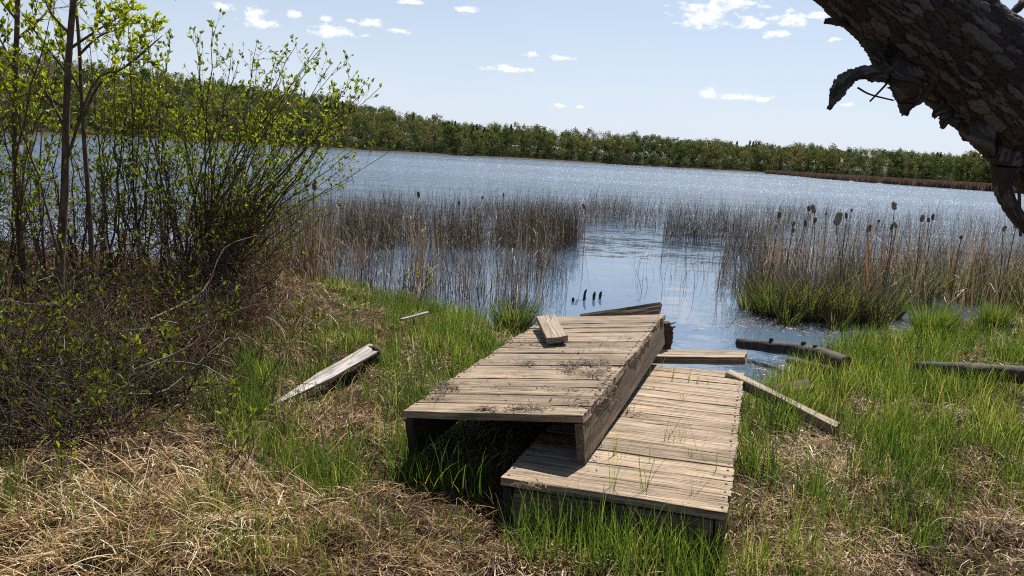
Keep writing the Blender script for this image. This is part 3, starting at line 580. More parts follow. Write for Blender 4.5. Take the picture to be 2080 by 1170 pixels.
V2, F2 = blades(np.stack([x, y, z + rl.random(n2_) * .012], -1), rl.random(n2_) * 6.283, rl.normal(.1, .25, n2_), rl.uniform(.015, .07, n2_), rl.uniform(.0015, .006, n2_), rl.uniform(0, .8, n2_), 2, .6, rnd=1.0)
F = [F, F2 + len(V)]; V = np.concatenate([V, V2])
tag(mesh('dead_grass', V, F, M_straw, var=np.concatenate([np.repeat(vr, 12), np.repeat(np.clip(rl.normal(.3, .25, n2_), 0, 1), 6)])), "matted straw of last year's dead grass covering the bank", 'dead grass', kind='stuff')

# rushes and reeds in the water, placed by stretch of water: (px poly centre, spread, number, height, colour)
def rush_zone(n, quad, h, var, seed, clump=0.5, cs=1.5, wd=(0.003, 0.006), lean=0.11, kinkp=0.28, curl=(0.0, 1.0)):
    r = np.random.default_rng(seed); q = [onz(a, b)[:2] for a, b in quad]
    u, v = r.random(n), r.random(n); A, B, C_, D_ = q
    P = (1 - v)[:, None] * ((1 - u)[:, None] * A + u[:, None] * B) + v[:, None] * ((1 - u)[:, None] * D_ + u[:, None] * C_)
    c = fbm(P[:, 0] * cs, P[:, 1] * cs, seed, 3); k = (r.random(n) < np.clip((c - clump) * 7 + 0.35, 0.03, 1)); P = P[k]; n = len(P)
    z = np.minimum(gz(P[:, 0], P[:, 1]), 0.05); hh = (h[0] * .5 + (h[1] * 1.1 - h[0] * .5) * r.random(n)) * (0.65 + 0.6 * c[k])
    kk = np.where(r.random(n) < kinkp, r.uniform(0.35, 0.85, n), -1)
    V, F = blades(np.stack([P[:, 0], P[:, 1], np.maximum(z, -0.12)], -1), r.random(n) * 6.283, r.normal(1.53, lean, n), hh + 0.1, r.uniform(*wd, n), r.uniform(*curl, n), 5, 0.35, kink=kk, rnd=1.5)
    return V, F, np.repeat(np.clip(r.normal(var + .1, 0.3, n), 0, 1), 12)
mbr = MB()
for a in (
  (5200, [(470, 600), (1060, 640), (1150, 500), (480, 470)], (0.45, 0.75), 0.55, 61, 0.42, 1.2),
  (4200, [(560, 505), (1175, 515), (1185, 480), (560, 450)], (0.5, 0.82), 0.38, 62, 0.45, 0.9),
  (1500, [(1010, 502), (1170, 512), (1172, 482), (1040, 470)], (0.55, 0.8), 0.2, 63, 0.3, 2.0),
  (1100, [(700, 505), (800, 510), (800, 480), (700, 475)], (0.5, 0.8), 0.4, 64, 0.3, 2.0),
  (900, [(880, 505), (980, 510), (980, 480), (880, 475)], (0.5, 0.8), 0.3, 64, 0.3, 2.0),
  (3600, [(560, 452), (1230, 466), (1300, 424), (600, 412)], (0.45, 0.8), 0.45, 65, 0.38, 0.4),
  (3200, [(1180, 462), (1560, 490), (1700, 436), (1200, 424)], (0.45, 0.85), 0.35, 66, 0.38, 0.5),
  (2000, [(1340, 498), (1560, 520), (1560, 470), (1360, 458)], (0.5, 0.8), 0.25, 67, 0.42, 1.2),
  (4200, [(1500, 560), (2300, 600), (2400, 470), (1540, 462)], (0.5, 0.9), 0.5, 68, 0.42, 0.8),
  (3400, [(1540, 475), (2400, 500), (2500, 445), (1600, 436)], (0.5, 0.9), 0.4, 69, 0.44, 0.4),
  (2600, [(1720, 640), (2250, 640), (2250, 540), (1700, 540)], (0.6, 1.0), 0.65, 70, 0.42, 1.2),
  (1000, [(1450, 590), (1540, 610), (1560, 520), (1480, 500)], (0.4, 0.8), 0.3, 71, 0.5, 1.6),
  (90, [(1280, 600), (1480, 610), (1480, 520), (1290, 500)], (0.2, 0.5), 0.2, 72, 0.3, 1.6),
  (300, [(1085, 640), (1150, 640), (1150, 520), (1085, 520)], (0.3, 0.6), 0.3, 73, 0.5, 1.6),
  (3200, [(380, 560), (640, 600), (700, 500), (400, 480)], (0.5, 0.9), 0.5, 75, 0.40, 1.0),
  (2600, [(1820, 640), (2300, 650), (2300, 560), (1800, 560)], (0.6, 1.05), 0.75, 76, 0.36, 1.0),
  (2200, [(1520, 600), (1900, 620), (1960, 540), (1540, 530)], (0.5, 1.0), 0.65, 77, 0.36, 1.0),
  (1400, [(-200, 520), (470, 540), (520, 440), (-200, 420)], (0.6, 1.0), 0.5, 74, 0.45, 0.8)):
    V, F, vr = rush_zone(int(a[0] * (1.15 if a[4] in (62, 63, 64, 67) else 1.45 if a[4] in (61, 65, 75) else 1.0)), a[1], a[2], a[3], a[4], a[5], a[6]); mbr.add(V, F, vr)
print('rush verts', mbr.n)
tag(mbr.build('rushes', M_rush), 'thin dead brown rushes standing in the shallow water', 'rushes', kind='stuff')

# tussocks
def tussock(cx, cy, base, h, rad, n, label, brown=0.3, mat=None, name='grass_tussock', seed=0, wd=(0.003, 0.006), spread=0.32, group='grass tussocks at the waterline', curl=(0.1, 0.9)):
    r = np.random.default_rng(seed + 900); p0 = onz(cx, cy, base)
    root = empty(name, (p0[0], p0[1], base)); tag(root, label, 'tussock', group)
    for nm, m_, k, hs in (('green_blades', M_green, int(n * (1 - brown)), 1.0), ('dead_blades', M_straw if mat is None else mat, int(n * brown), 1.05)):
        if k < 5: continue
        a = r.random(k) * 6.283; q = np.sqrt(r.random(k)) * rad; rx, ry = (rad if not hasattr(rad, '__len__') else 1, 1)
        P = np.stack([p0[0] + q * np.cos(a), p0[1] + q * np.sin(a) * 0.8, np.full(k, base - 0.04)], -1)
        V, F = blades(P, a + r.normal(0, .5, k), 1.5 - spread * q / rad + r.normal(0, .09, k), h * hs * (r.uniform(0.5, 1.05, k) if name != 'sedge_clump' else (0.25 + 0.9 * r.random(k) ** 1.5) * (1.0 if nm == 'green_blades' else 1.35)), r.uniform(*wd, k), r.uniform(*curl, k), 5, 0.15)
        mesh(nm, V, F, m_, root, var=np.repeat(np.clip(r.normal(0.62 if name == 'sedge_clump' and nm == 'green_blades' else 0.45, 0.24, k), 0, 1), 12))
    return root
tussock(1045, 668, 0.03, 0.42, 0.17, 900, 'dark rounded grass tussock at the water just left of the dock', 0.4, M_rush, seed=1)
tussock(1893, 690, 0.04, 0.52, 0.17, 1100, 'taller bright green grass tussock by the right bank water', 0.03, seed=2, curl=(0.05, 0.45), spread=0.25)
tussock(2015, 672, 0.05, 0.44, 0.14, 800, 'smaller bright green grass tussock near the right edge', 0.05, seed=3, curl=(0.05, 0.45), spread=0.25)
tussock(1970, 610, 0.04, 0.42, 0.16, 500, 'brown and green tussock behind the two bright green ones', 0.55, M_rush, seed=4)
tussock(830, 652, 0.05, 0.30, 0.2, 600, 'bright green tuft on the left bank waterline left of centre', 0.1, seed=5)
tussock(510, 860, 0.18, 0.30, 0.06, 180, 'narrow upright green tuft beside the pointed end of the grey board', 0.0, seed=6, curl=(.05, .3), spread=.15)
tussock(600, 985, 0.18, 0.22, 0.09, 130, 'green tuft in the straw left of two near tufts', 0.0, seed=7, curl=(.05, .5))
tussock(690, 1010, 0.18, 0.24, 0.09, 150, 'green tuft in the straw below the upper dock, right of its twin', 0.0, seed=8, curl=(.05, .5))
for i, (x_, y_, r_, n_, lab) in enumerate(((1570, 636, .22, 900, 'left end of the sedge island off the right bank'), (1640, 644, .26, 1300, 'middle front clump of the sedge island'), (1720, 648, .26, 1300, 'right front clump of the sedge island'), (1790, 640, .22, 800, 'low right end clump of the sedge island'), (1640, 618, .26, 900, 'back clump of the sedge island behind the middle one'))):
    tussock(x_, y_, 0.02, 0.58 if i < 3 else 0.5, r_, int(n_ * 1.15), 'green and brown sedge, ' + lab, 0.56, M_rush, 'sedge_clump', seed=20 + i, wd=(0.003, 0.007), group='sedge clumps of the island', spread=.45)
for i, (x_, y_, r_, n_, h_, lab) in enumerate(((1850, 612, .26, 900, .6, 'behind the taller bright green tussock'), (1930, 600, .28, 900, .62, 'behind and between the two bright green tussocks'), (2030, 606, .3, 1000, .62, 'behind the smaller bright green tussock'), (2110, 640, .3, 1000, .6, 'cut by the right edge of the photo'), (1545, 600, .2, 500, .5, 'thin outlying one left of the island'), (1730, 600, .3, 900, .62, 'far back clump between island and tussocks'), (1600, 655, .10, 160, .35, 'small ragged one in front of the island on the left'), (1700, 664, .12, 180, .32, 'small ragged one in front of the island near its middle'), (1780, 662, .12, 200, .4, 'small ragged one in front of the island on the right'), (1520, 625, .10, 160, .45, 'small thin one standing off the left tip of the island'))):
    tussock(x_, y_, 0.02, h_, r_, n_, 'brown green sedge clump, ' + lab, .5, M_rush, 'sedge_clump', seed=50 + i, wd=(.004, .008), group='sedge clumps of the right marsh')
# grass shoots on the lower deck
for i, (x_, y_, h_, k_) in enumerate(((1245, 990, .19, 9), (1090, 1005, .0, 0), (1247, 925, .13, 7), (1310, 994, .17, 8), (1410, 1003, .14, 6), (1355, 895, .16, 8), (1372, 893, .13, 5), (1383, 897, .12, 6), (1417, 920, .26, 2), (1455, 955, .13, 3), (1218, 898, .14, 5), (1322, 940, .1, 5), (1400, 925, .08, 8), (1365, 773, .12, 5), (1400, 775, .12, 5), (1420, 778, .12, 4), (1240, 845, .12, 4), (1320, 765, .1, 4), (1345, 745, .2, 4), (1440, 780, .1, 4), (1265, 930, .12, 4), (1385, 815, .12, 4))):
    if not k_: continue
    p = ondock(fl, x_, y_); r = np.random.default_rng(500 + i)
    V, F = blades(p + r.normal(0, 0.008, (k_, 3)) * np.array([1, .3, 0]) - np.array([0, 0, .02]), r.random(k_) * 6.283, r.normal(1.4, .17, k_), h_ * r.uniform(.6, 1.15, k_), r.uniform(.0022, .0038, k_), r.uniform(0, .5, k_), 5, .15)
    tag(mesh('grass_shoot', V, F, M_green, var=np.repeat(r.uniform(.45, .8, k_), 12)), 'thin green grass shoot growing up between the lower dock boards', 'grass', 'grass shoots between the lower dock boards')
# front edge grass of lower dock: tall blades
r = np.random.default_rng(77); k = 760; u = r.random(k); P0 = fl[0][None] + fl[1][None] * (0.12 + 0.82 * u)[:, None] + np.array([[0, 0, 0]]) - np.array([nrm([fl[2][0], fl[2][1], 0])]) * r.uniform(0.03, 0.35, k)[:, None]
P0[:, 2] = gz(P0[:, 0], P0[:, 1])
V, F = blades(P0, r.random(k) * 6.283, r.normal(1.42, .18, k), r.uniform(.10, .27, k), r.uniform(.0025, .0055, k), r.uniform(.1, .8, k), 5, .1)
tag(mesh('front_grass', V, F, M_green, var=np.repeat(np.clip(r.normal(.45, .2, k), 0, 1), 12)), 'tall green grass in front of the near edge of the lower dock section', 'grass', kind='stuff')

# scum of broken reeds floating round the sedge and in the corners of the cove
r = np.random.default_rng(88); fl_ = []
for (x_, y_, sx, sy, k_) in ((1640, 655, 90, 9, 900), (1760, 668, 70, 10, 700), (1860, 640, 60, 20, 500), (1560, 640, 50, 10, 250), (1600, 760, 30, 14, 200), (1300, 600, 120, 30, 60), (1480, 560, 60, 40, 90), (1090, 620, 20, 20, 80), (820, 560, 150, 25, 300), (1950, 600, 90, 30, 500)):
    q = np.array([onz(a, b, .004) for a, b in zip(r.normal(x_, sx, k_), r.normal(y_, sy, k_))]); fl_.append(q[sdist(q[:, 0], q[:, 1]) < 0])
P = np.concatenate(fl_); n = len(P); V, F = blades(P, r.random(n) * 6.283, np.full(n, .0), .015 + .13 * r.random(n) ** 2.5, r.uniform(.003, .008, n), np.zeros(n), 3, .6, rnd=.3); V[:, 2] = np.clip(V[:, 2], .002, .008)
tag(mesh('floating_reed_litter', V, F, M_straw, var=np.repeat(np.clip(r.normal(.35, .3, n), 0, 1), 8)), 'broken dead reed bits floating on the water round the sedge', 'floating litter', kind='stuff')
# grass along the open front and left side of the upper section
r = np.random.default_rng(78); k = 420; u = r.random(k); P0 = np.where((u < .5)[:, None], fu[0][None] + fu[1][None] * (u * 1.05)[:, None] - np.array([nrm([fu[2][0], fu[2][1], 0])]) * r.uniform(-0.05, 0.22, k)[:, None], fu[0][None] + fu[2][None] * ((u - .5) * 4.2)[:, None] - np.array([nrm([fu[1][0], fu[1][1], 0])]) * r.uniform(0.0, 0.2, k)[:, None]); P0[:, 2] = gz(P0[:, 0], P0[:, 1])
V, F = blades(P0, r.random(k) * 6.283, r.normal(1.38, .2, k), r.uniform(.10, .32, k), r.uniform(.003, .0055, k), r.uniform(.1, .9, k), 5, .1)
tag(mesh('edge_grass', V, F, M_green, var=np.repeat(np.clip(r.normal(.45, .22, k), 0, 1), 12)), 'green grass along the open front and left side of the upper dock section', 'grass', kind='stuff')
# litter on the upper deck
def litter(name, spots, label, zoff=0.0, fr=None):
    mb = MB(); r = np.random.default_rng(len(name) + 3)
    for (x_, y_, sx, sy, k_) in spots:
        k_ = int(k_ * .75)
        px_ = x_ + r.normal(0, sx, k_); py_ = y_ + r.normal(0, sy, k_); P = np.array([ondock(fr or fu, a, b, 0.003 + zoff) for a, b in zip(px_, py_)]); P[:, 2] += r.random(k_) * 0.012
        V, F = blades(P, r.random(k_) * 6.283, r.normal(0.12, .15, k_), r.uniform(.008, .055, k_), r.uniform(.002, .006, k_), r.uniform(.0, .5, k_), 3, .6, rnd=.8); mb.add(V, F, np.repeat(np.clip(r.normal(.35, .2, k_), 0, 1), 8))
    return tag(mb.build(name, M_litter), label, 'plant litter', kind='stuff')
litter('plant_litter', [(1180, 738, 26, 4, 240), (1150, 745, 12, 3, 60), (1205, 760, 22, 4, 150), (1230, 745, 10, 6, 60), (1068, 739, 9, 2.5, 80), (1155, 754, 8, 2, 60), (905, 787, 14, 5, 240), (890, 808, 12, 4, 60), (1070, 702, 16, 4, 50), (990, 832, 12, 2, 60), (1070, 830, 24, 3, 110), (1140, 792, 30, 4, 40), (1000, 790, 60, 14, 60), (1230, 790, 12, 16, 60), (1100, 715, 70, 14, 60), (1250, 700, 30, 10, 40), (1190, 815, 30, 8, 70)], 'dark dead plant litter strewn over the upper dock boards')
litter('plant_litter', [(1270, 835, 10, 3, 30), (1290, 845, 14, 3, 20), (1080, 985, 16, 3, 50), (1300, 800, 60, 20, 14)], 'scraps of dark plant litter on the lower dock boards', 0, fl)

# ------------------------------------------------------------------ cattails
cat_l = [(639, 375, 10, 22, 9.3, 'b', 'tall brown cattail head standing alone left of centre above the rushes'), (690, 415, 7, 8, 11, 'p', 'small pale cattail tuft right of the tall lone cattail'), (850, 395, 8, 13, 13, 'b', 'brown cattail head in the middle of the left rushes'), (933, 412, 5, 8, 15, 'b', 'tiny dark cattail head between the two middle ones of the left rushes'), (980, 401, 5, 6, 17, 'b', 'tiny round cattail head above the dark rush clumps'), (1023, 396, 4, 8, 18, 'b', 'smallest cattail head, furthest out left of the open channel'), (1186, 419, 6, 11, 14, 'b', 'leaning dark cattail head at the left edge of the open channel'),
 (1583, 437, 8, 14, 11, 'b', 'dark cattail head at the left end of the right group'), (1643, 424, 7, 12, 11, 'b', 'dark cattail head touching a paler one on its right'), (1652, 424, 11, 19, 10.5, 'p', 'pale fluffy cattail head beside a dark one near the group centre'), (1636, 453, 7, 13, 11, 'b', 'low dark cattail head under the pair of heads'), (1612, 455, 6, 12, 11, 'b', 'thin cattail head low on the left of the right group'), (1656, 447, 7, 12, 11.5, 'b', 'small cattail head just below the pale fluffy one'), (1703, 443, 15, 29, 9.5, 'p', 'largest pale shaggy cattail head in the middle of the right group'), (1719, 438, 6, 13, 11.5, 'b', 'slim dark cattail head right behind the largest shaggy one'), (1730, 427, 4, 7, 13, 'b', 'very small distant cattail head right of the largest one'), (1678, 434, 4, 6, 13, 'b', 'very small round cattail head left of the largest one'), (1611, 468, 7, 10, 11, 'b', 'drooping cattail head low among stems on the left'), (1765, 464, 9, 16, 10, 'b', 'plump cattail head low in the gap right of the largest one'), (1785, 449, 5, 6, 12, 'b', 'tiny round cattail head right of the plump low one'), (1811, 461, 6, 13, 11, 'b', 'darker of two touching cattail heads below the high one'), (1819, 457, 8, 13, 10.5, 'p', 'paler of two touching cattail heads below the high one'), (1816, 418, 10, 17, 10, 'p', 'highest cattail head standing above the right rushes'), (1873, 443, 9, 16, 10, 'p', 'pale cattail head left of a dark pair'), (1886, 447, 6, 11, 11, 'b', 'small lower cattail head of the pair right of the pale one'), (1895, 441, 7, 13, 10.5, 'b', 'upper cattail head of the pair right of the pale one'), (1576, 462, 4, 8, 12, 'b', 'tiny cattail head under the leftmost of the right group'), (2040, 464, 8, 13, 9.5, 'p', 'grey cattail head near the hanging branch'), (2064, 457, 9, 14, 9.3, 'p', 'fluffy cattail head right under the hanging branch'), (1952, 482, 7, 8, 10.5, 'b', 'slanting cattail head low between the pair and the hanging branch')]
for i, (x_, y_, w_, h_, Y_, kd, lab) in enumerate(cat_l):
    r = np.random.default_rng(i); p = atY(x_, y_, Y_); hh = h_ / FPX * Y_ * 1.05; ww = w_ / FPX * Y_ * 0.40; base = np.array([p[0] + r.normal(0, .05), p[1] + r.normal(0, .05), -0.1 if sdist(p[0], p[1]) < 0 else float(gz(p[0], p[1]))])
    root = empty('cattail', tuple(base)); tag(root, lab, 'cattail', 'cattails standing among the rushes')
    ax = nrm(np.array([r.normal(0, .18), r.normal(0, .1), 1])); P = spline([base, (base + p) / 2 + np.array([r.normal(0, .03), 0, 0]), p - ax * hh / 2, p + ax * hh * 0.62], 14)
    mb = MB(); mb.add(*tube(P, np.linspace(.006, .0025, 14), 6)); mb.build('stalk', M_twig if kd == 'b' else M_deadtwig, root)
    nn = 15; t_ = np.linspace(-1, 1, nn); kk = 14; prof = ww * (1 - np.abs(t_) ** 3.5) ** 0.5 + 0.002; A, Fq = tube([p + ax * q * hh / 2 for q in t_], prof, kk)
    amp = 0.5 if kd == 'p' else 0.22; cen = np.repeat([p + ax * q * hh / 2 for q in t_], kk, axis=0); ff = 1 + amp * (r.random(nn * kk) - 0.5) + amp * (vnoise(np.tile(np.arange(kk), nn) * .7 + i, np.repeat(np.arange(nn), kk) * .5, i) - .5); A[:nn * kk] = cen + (A[:nn * kk] - cen) * ff[:, None]
    mb = MB(); mb.add(A, Fq); mb.build('seed_head', M_headp if kd == 'p' else M_head, root)
    k_ = 3; V, F = blades(np.repeat(base[None], k_, 0) + r.normal(0, .02, (k_, 3)) * [1, 1, 0], r.random(k_) * 6.283, r.normal(1.48, .08, k_), (p[2] + .1) * r.uniform(.5, .95, k_), r.uniform(.008, .014, k_), r.uniform(0, .6, k_), 5, .2)
    mesh('leaf_blades', V, F, M_cane, root, var=np.repeat(r.random(k_), 12))
# broad dry cattail leaves standing in bunches
mb = MB()
for (x_, y_, top, n_, sp, bs) in ((585, 575, 385, 4, 5, 0.0), (640, 580, 385, 9, 10, 0.0), (685, 590, 430, 6, 14, 0), (845, 600, 410, 9, 10, 0), (935, 620, 490, 5, 6, 0), (740, 600, 450, 5, 14, 0), (1755, 650, 440, 9, 12, 0), (1930, 620, 430, 9, 22, 0), (1965, 690, 420, 3, 5, .05), (1980, 735, 470, 3, 8, .1), (2060, 640, 440, 7, 15, .05), (1660, 600, 440, 9, 24, 0), (1560, 600, 440, 6, 8, 0), (1820, 610, 450, 9, 20, 0), (1460, 590, 480, 3, 5, 0), (1995, 600, 440, 8, 20, 0), (560, 560, 430, 5, 14, 0), (1085, 620, 520, 3, 10, 0)):
    r = np.random.default_rng(int(x_)); p = onz(x_, y_, bs); H_ = abs(atY(x_, top, p[1])[2] - p[2]); P = p + np.stack([r.normal(0, sp / FPX * p[1], n_), r.normal(0, .06, n_), np.full(n_, -0.1)], -1)
    V, F = blades(P, r.random(n_) * 6.283, r.normal(1.53, .05, n_), (H_ + .1) * r.uniform(.7, 1.05, n_), r.uniform(.009, .018, n_), r.uniform(0, .25, n_), 5, .3, rnd=2); mb.add(V, F, np.repeat(r.random(n_), 12))
tag(mb.build('dry_cattail_leaves', M_cane), 'broad tan dead cattail leaves standing among the rushes', 'reeds', kind='stuff')

# ------------------------------------------------------------------ shrubs and trees on the left
def leafmesh(P, D, size, r, mb, var):
    """P (n,3) leaf base, D (n,3) direction: folded pointed leaves"""
    n = len(P)
    D = D / (np.linalg.norm(D, axis=1)[:, None] + 1e-9); U = r.normal(0, 1, (n, 3)) + np.array([0, 0, 1.2]); Sd_ = np.cross(D, U); Sd_ /= np.linalg.norm(Sd_, axis=1)[:, None] + 1e-9; Nn = np.cross(Sd_, D)
    s = size[:, None]; w = s * 0.22; f = s * 0.10
    V = np.stack([P, P + D * s * .35 - Sd_ * w + Nn * f, P + D * s * .72 - Sd_ * w * .7 + Nn * f * .6, P + D * s - Nn * s * .08, P + D * s * .72 + Sd_ * w * .7 + Nn * f * .6, P + D * s * .35 + Sd_ * w + Nn * f], 1).reshape(-1, 3)
    b = np.arange(n)[:, None] * 6; F = np.concatenate([b + np.array([[0, 1, 2, 3]]), b + np.array([[0, 3, 4, 5]])]); mb.add(V, F, np.repeat(var, 6))
def twigs(path, R0, mbS, LP, LD, r, n_side, side_len, lvl=0, t0=0.3, leafy=1.0, up=0.35, leaf_t0=0.0):
    n = len(path); tl = np.linalg.norm(path[-1] - path[0])
    for q in range(n_side):
        t_ = t0 + (1 - t0) * (q + r.random()) / n_side; i = min(int(t_ * (n - 1)), n - 2); p = path[i]; tg = nrm(path[i + 1] - path[i])
        d = nrm(tg * 0.55 + r.normal(0, .55, 3) + np.array([0, 0, up])); l_ = side_len * r.uniform(.5, 1.2) * (1.15 - 0.5 * t_)
        m1 = p + d * l_ * .5 + r.normal(0, .06 * l_, 3); e = p + d * l_ + np.array([0, 0, .12 * l_]) + r.normal(0, .08 * l_, 3)
        Q = spline([p, m1, e], 6); rr = max(0.0011, R0 * (1 - .8 * t_) * .5); mbS.add(*tube(Q, np.linspace(rr, .0009, 6), 4, cap=False))
        if lvl < 1: twigs(Q, rr, mbS, LP, LD, r, max(3, int(n_side * 0.45)), l_ * .42, lvl + 1, .2, leafy, up, leaf_t0)
        if t_ > leaf_t0:
            for s_ in range(2 if lvl < 1 else 3):
                if r.random() < leafy * np.clip(.10 + .55 * (Q[-1][2] - .7), .14, 1.15):
                    j = r.integers(2, 6); nl = r.integers(2, 5) if j == 5 else 1
                    for _ in range(nl): LP.append(Q[j]); LD.append(nrm(nrm(Q[-1] - Q[-2]) * .8 + r.normal(0, .6, 3) + np.array([0, 0, .35])))
            for _ in range(3):
                if r.random() < leafy * np.clip(.10 + .55 * (Q[-1][2] - .7), .14, 1.15): LP.append(Q[-1]); LD.append(nrm(nrm(Q[-1] - Q[-2]) + r.normal(0, .5, 3) + np.array([0, 0, .3])))
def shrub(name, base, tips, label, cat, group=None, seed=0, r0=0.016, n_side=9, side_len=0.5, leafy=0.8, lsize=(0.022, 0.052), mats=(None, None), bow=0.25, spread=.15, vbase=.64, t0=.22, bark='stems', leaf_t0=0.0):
    r = np.random.default_rng(seed + 300); base = np.array(base, float); root = empty(name, tuple(base)); tag(root, label, cat, group)
    mbS = MB(); LP, LD = [], []
    for tp in tips:
        R0 = r0
        if len(tp) == 2: tp, R0 = tp
        if isinstance(tp, np.ndarray) and tp.ndim == 1: tp = np.array(tp)[None]
        b = base + r.normal(0, spread, 3) * np.array([1, 1, 0]); b[2] = float(gz(b[0], b[1])) - .05
        pts = [b] + [np.array(q) for q in tp]
        if len(pts) == 2: mid = b + (pts[1] - b) * .45; mid[2] += bow * (pts[1][2] - b[2]) * .5; pts = [b, mid + r.normal(0, .05, 3), pts[1]]
        path = spline(pts, 16); path[1:-1] += r.normal(0, .008, (14, 3)); mbS.add(*tube(path, np.linspace(R0 * r.uniform(.7, 1.0), .0022, 16), 7))
        for j_ in (15, 15, 15, 14, 13, 12, 11): LP.append(path[j_]); LD.append(nrm(nrm(path[-1] - path[-3]) + r.normal(0, .55, 3) + np.array([0, 0, .2])))
        twigs(path, R0, mbS, LP, LD, r, n_side, side_len, 0, t0, leafy, leaf_t0=leaf_t0)
    mbS.build(bark, mats[0] or M_twig, root)
    LP, LD = np.array(LP), np.array(LD)
    if len(LP):
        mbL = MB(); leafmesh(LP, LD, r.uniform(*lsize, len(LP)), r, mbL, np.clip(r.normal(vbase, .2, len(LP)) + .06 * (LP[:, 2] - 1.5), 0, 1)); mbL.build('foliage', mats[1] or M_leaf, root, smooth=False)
    print(name, len(LP)); return root
A = atY
def fan(specs, Y, jy, seed):
    r = np.random.default_rng(seed); return [A(x, y, Y + r.normal(0, jy)) for x, y in specs] + [(A(x + r.normal(0, 45), y + r.uniform(10, 130), Y + r.normal(0, jy)), .008) for x, y in specs]
gb = lambda x, Y_: (x, Y_, float(gz(x, Y_)))
mainY = 7.2
b0 = A(415, 560, mainY)
tipsC = fan([(748, 162), (735, 190), (722, 150), (690, 250), (712, 200), (640, 100), (700, 225), (715, 305), (655, 95), (690, 130), (600, 95), (560, 120), (522, 88), (470, 110), (432, 55), (395, 60), (345, 70), (300, 90), (650, 190), (640, 330), (600, 260), (585, 330), (560, 200), (520, 180), (500, 240), (480, 150), (450, 200), (400, 130), (370, 160), (330, 150), (300, 190), (560, 400), (530, 330), (460, 300), (420, 240), (350, 240), (620, 150), (575, 370), (260, 120), (500, 400), (660, 265), (545, 430), (290, 280)], mainY, .45, 3)
shrub('shrub', (b0[0], b0[1], 0), tipsC, 'broad many stemmed shrub fanning out to the right over the water', 'shrub', 'leafing shrubs on the left bank', 1, r0=.015, n_side=10, side_len=.36, leafy=.55, bow=.12, spread=.14)
b1 = A(250, 560, 6.9); tipsD = fan([(180, 60), (230, 90), (270, 70), (210, 160), (250, 180), (300, 130), (160, 150), (310, 230), (230, 250), (190, 230), (280, 300), (200, 330), (340, 330), (150, 300), (320, 100), (260, 20)], 6.9, .4, 5)
shrub('shrub', (b1[0], b1[1], 0), tipsD, 'upright dense shrub behind the slender young tree', 'shrub', 'leafing shrubs on the left bank', 2, r0=.013, n_side=10, side_len=.34, leafy=.55, bow=.1, spread=.25)
b2 = A(40, 600, 6.0); tipsE = fan([(20, 20), (60, 60), (100, 40), (-30, 80), (0, 160), (50, 180), (90, 150), (120, 230), (60, 260), (-20, 260), (20, 330), (100, 330), (-60, 40), (130, 120), (70, 400), (-90, 150)], 6.0, .5, 6)
shrub('shrub', (b2[0], b2[1], 0), tipsE, 'tall shrub crowding the left edge of the photo', 'shrub', 'leafing shrubs on the left bank', 3, r0=.014, n_side=9, side_len=.36, leafy=.55, bow=.08, spread=.3)
b3 = A(-150, 640, 5.2); tipsF = fan([(-200, 0), (-120, 60), (-60, -20), (-260, 100), (-100, 200), (-180, 260), (-30, 120)], 5.2, .4, 8)
shrub('shrub', (b3[0], b3[1], 0), tipsF, 'shrub mostly hidden outside the left edge', 'shrub', 'leafing shrubs on the left bank', 4, r0=.014, n_side=9, side_len=.36, leafy=.55, bow=.08, spread=.3)
# extra bare upright stems
# low dense growth in the shade under the taller shrubs
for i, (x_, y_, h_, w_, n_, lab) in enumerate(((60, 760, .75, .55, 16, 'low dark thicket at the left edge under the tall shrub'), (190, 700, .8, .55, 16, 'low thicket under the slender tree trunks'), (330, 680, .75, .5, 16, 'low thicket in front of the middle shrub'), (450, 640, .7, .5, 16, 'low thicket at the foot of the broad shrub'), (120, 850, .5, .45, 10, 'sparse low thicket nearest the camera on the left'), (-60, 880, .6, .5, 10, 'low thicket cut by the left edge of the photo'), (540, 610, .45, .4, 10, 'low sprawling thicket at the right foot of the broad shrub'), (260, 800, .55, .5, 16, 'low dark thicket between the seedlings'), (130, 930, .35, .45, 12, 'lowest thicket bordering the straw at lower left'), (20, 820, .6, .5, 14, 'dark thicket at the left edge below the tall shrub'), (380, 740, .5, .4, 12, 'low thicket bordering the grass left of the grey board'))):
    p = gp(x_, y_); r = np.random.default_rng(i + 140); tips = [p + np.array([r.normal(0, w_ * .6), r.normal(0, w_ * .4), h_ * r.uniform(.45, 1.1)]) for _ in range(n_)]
    shrub('low_shrub', p, tips, lab, 'shrub', 'low thickets under the shrubs', 140 + i, r0=.006, n_side=5, side_len=.26, leafy=.75, lsize=(.02, .045), bow=.2, spread=.12, vbase=.38, t0=.1)
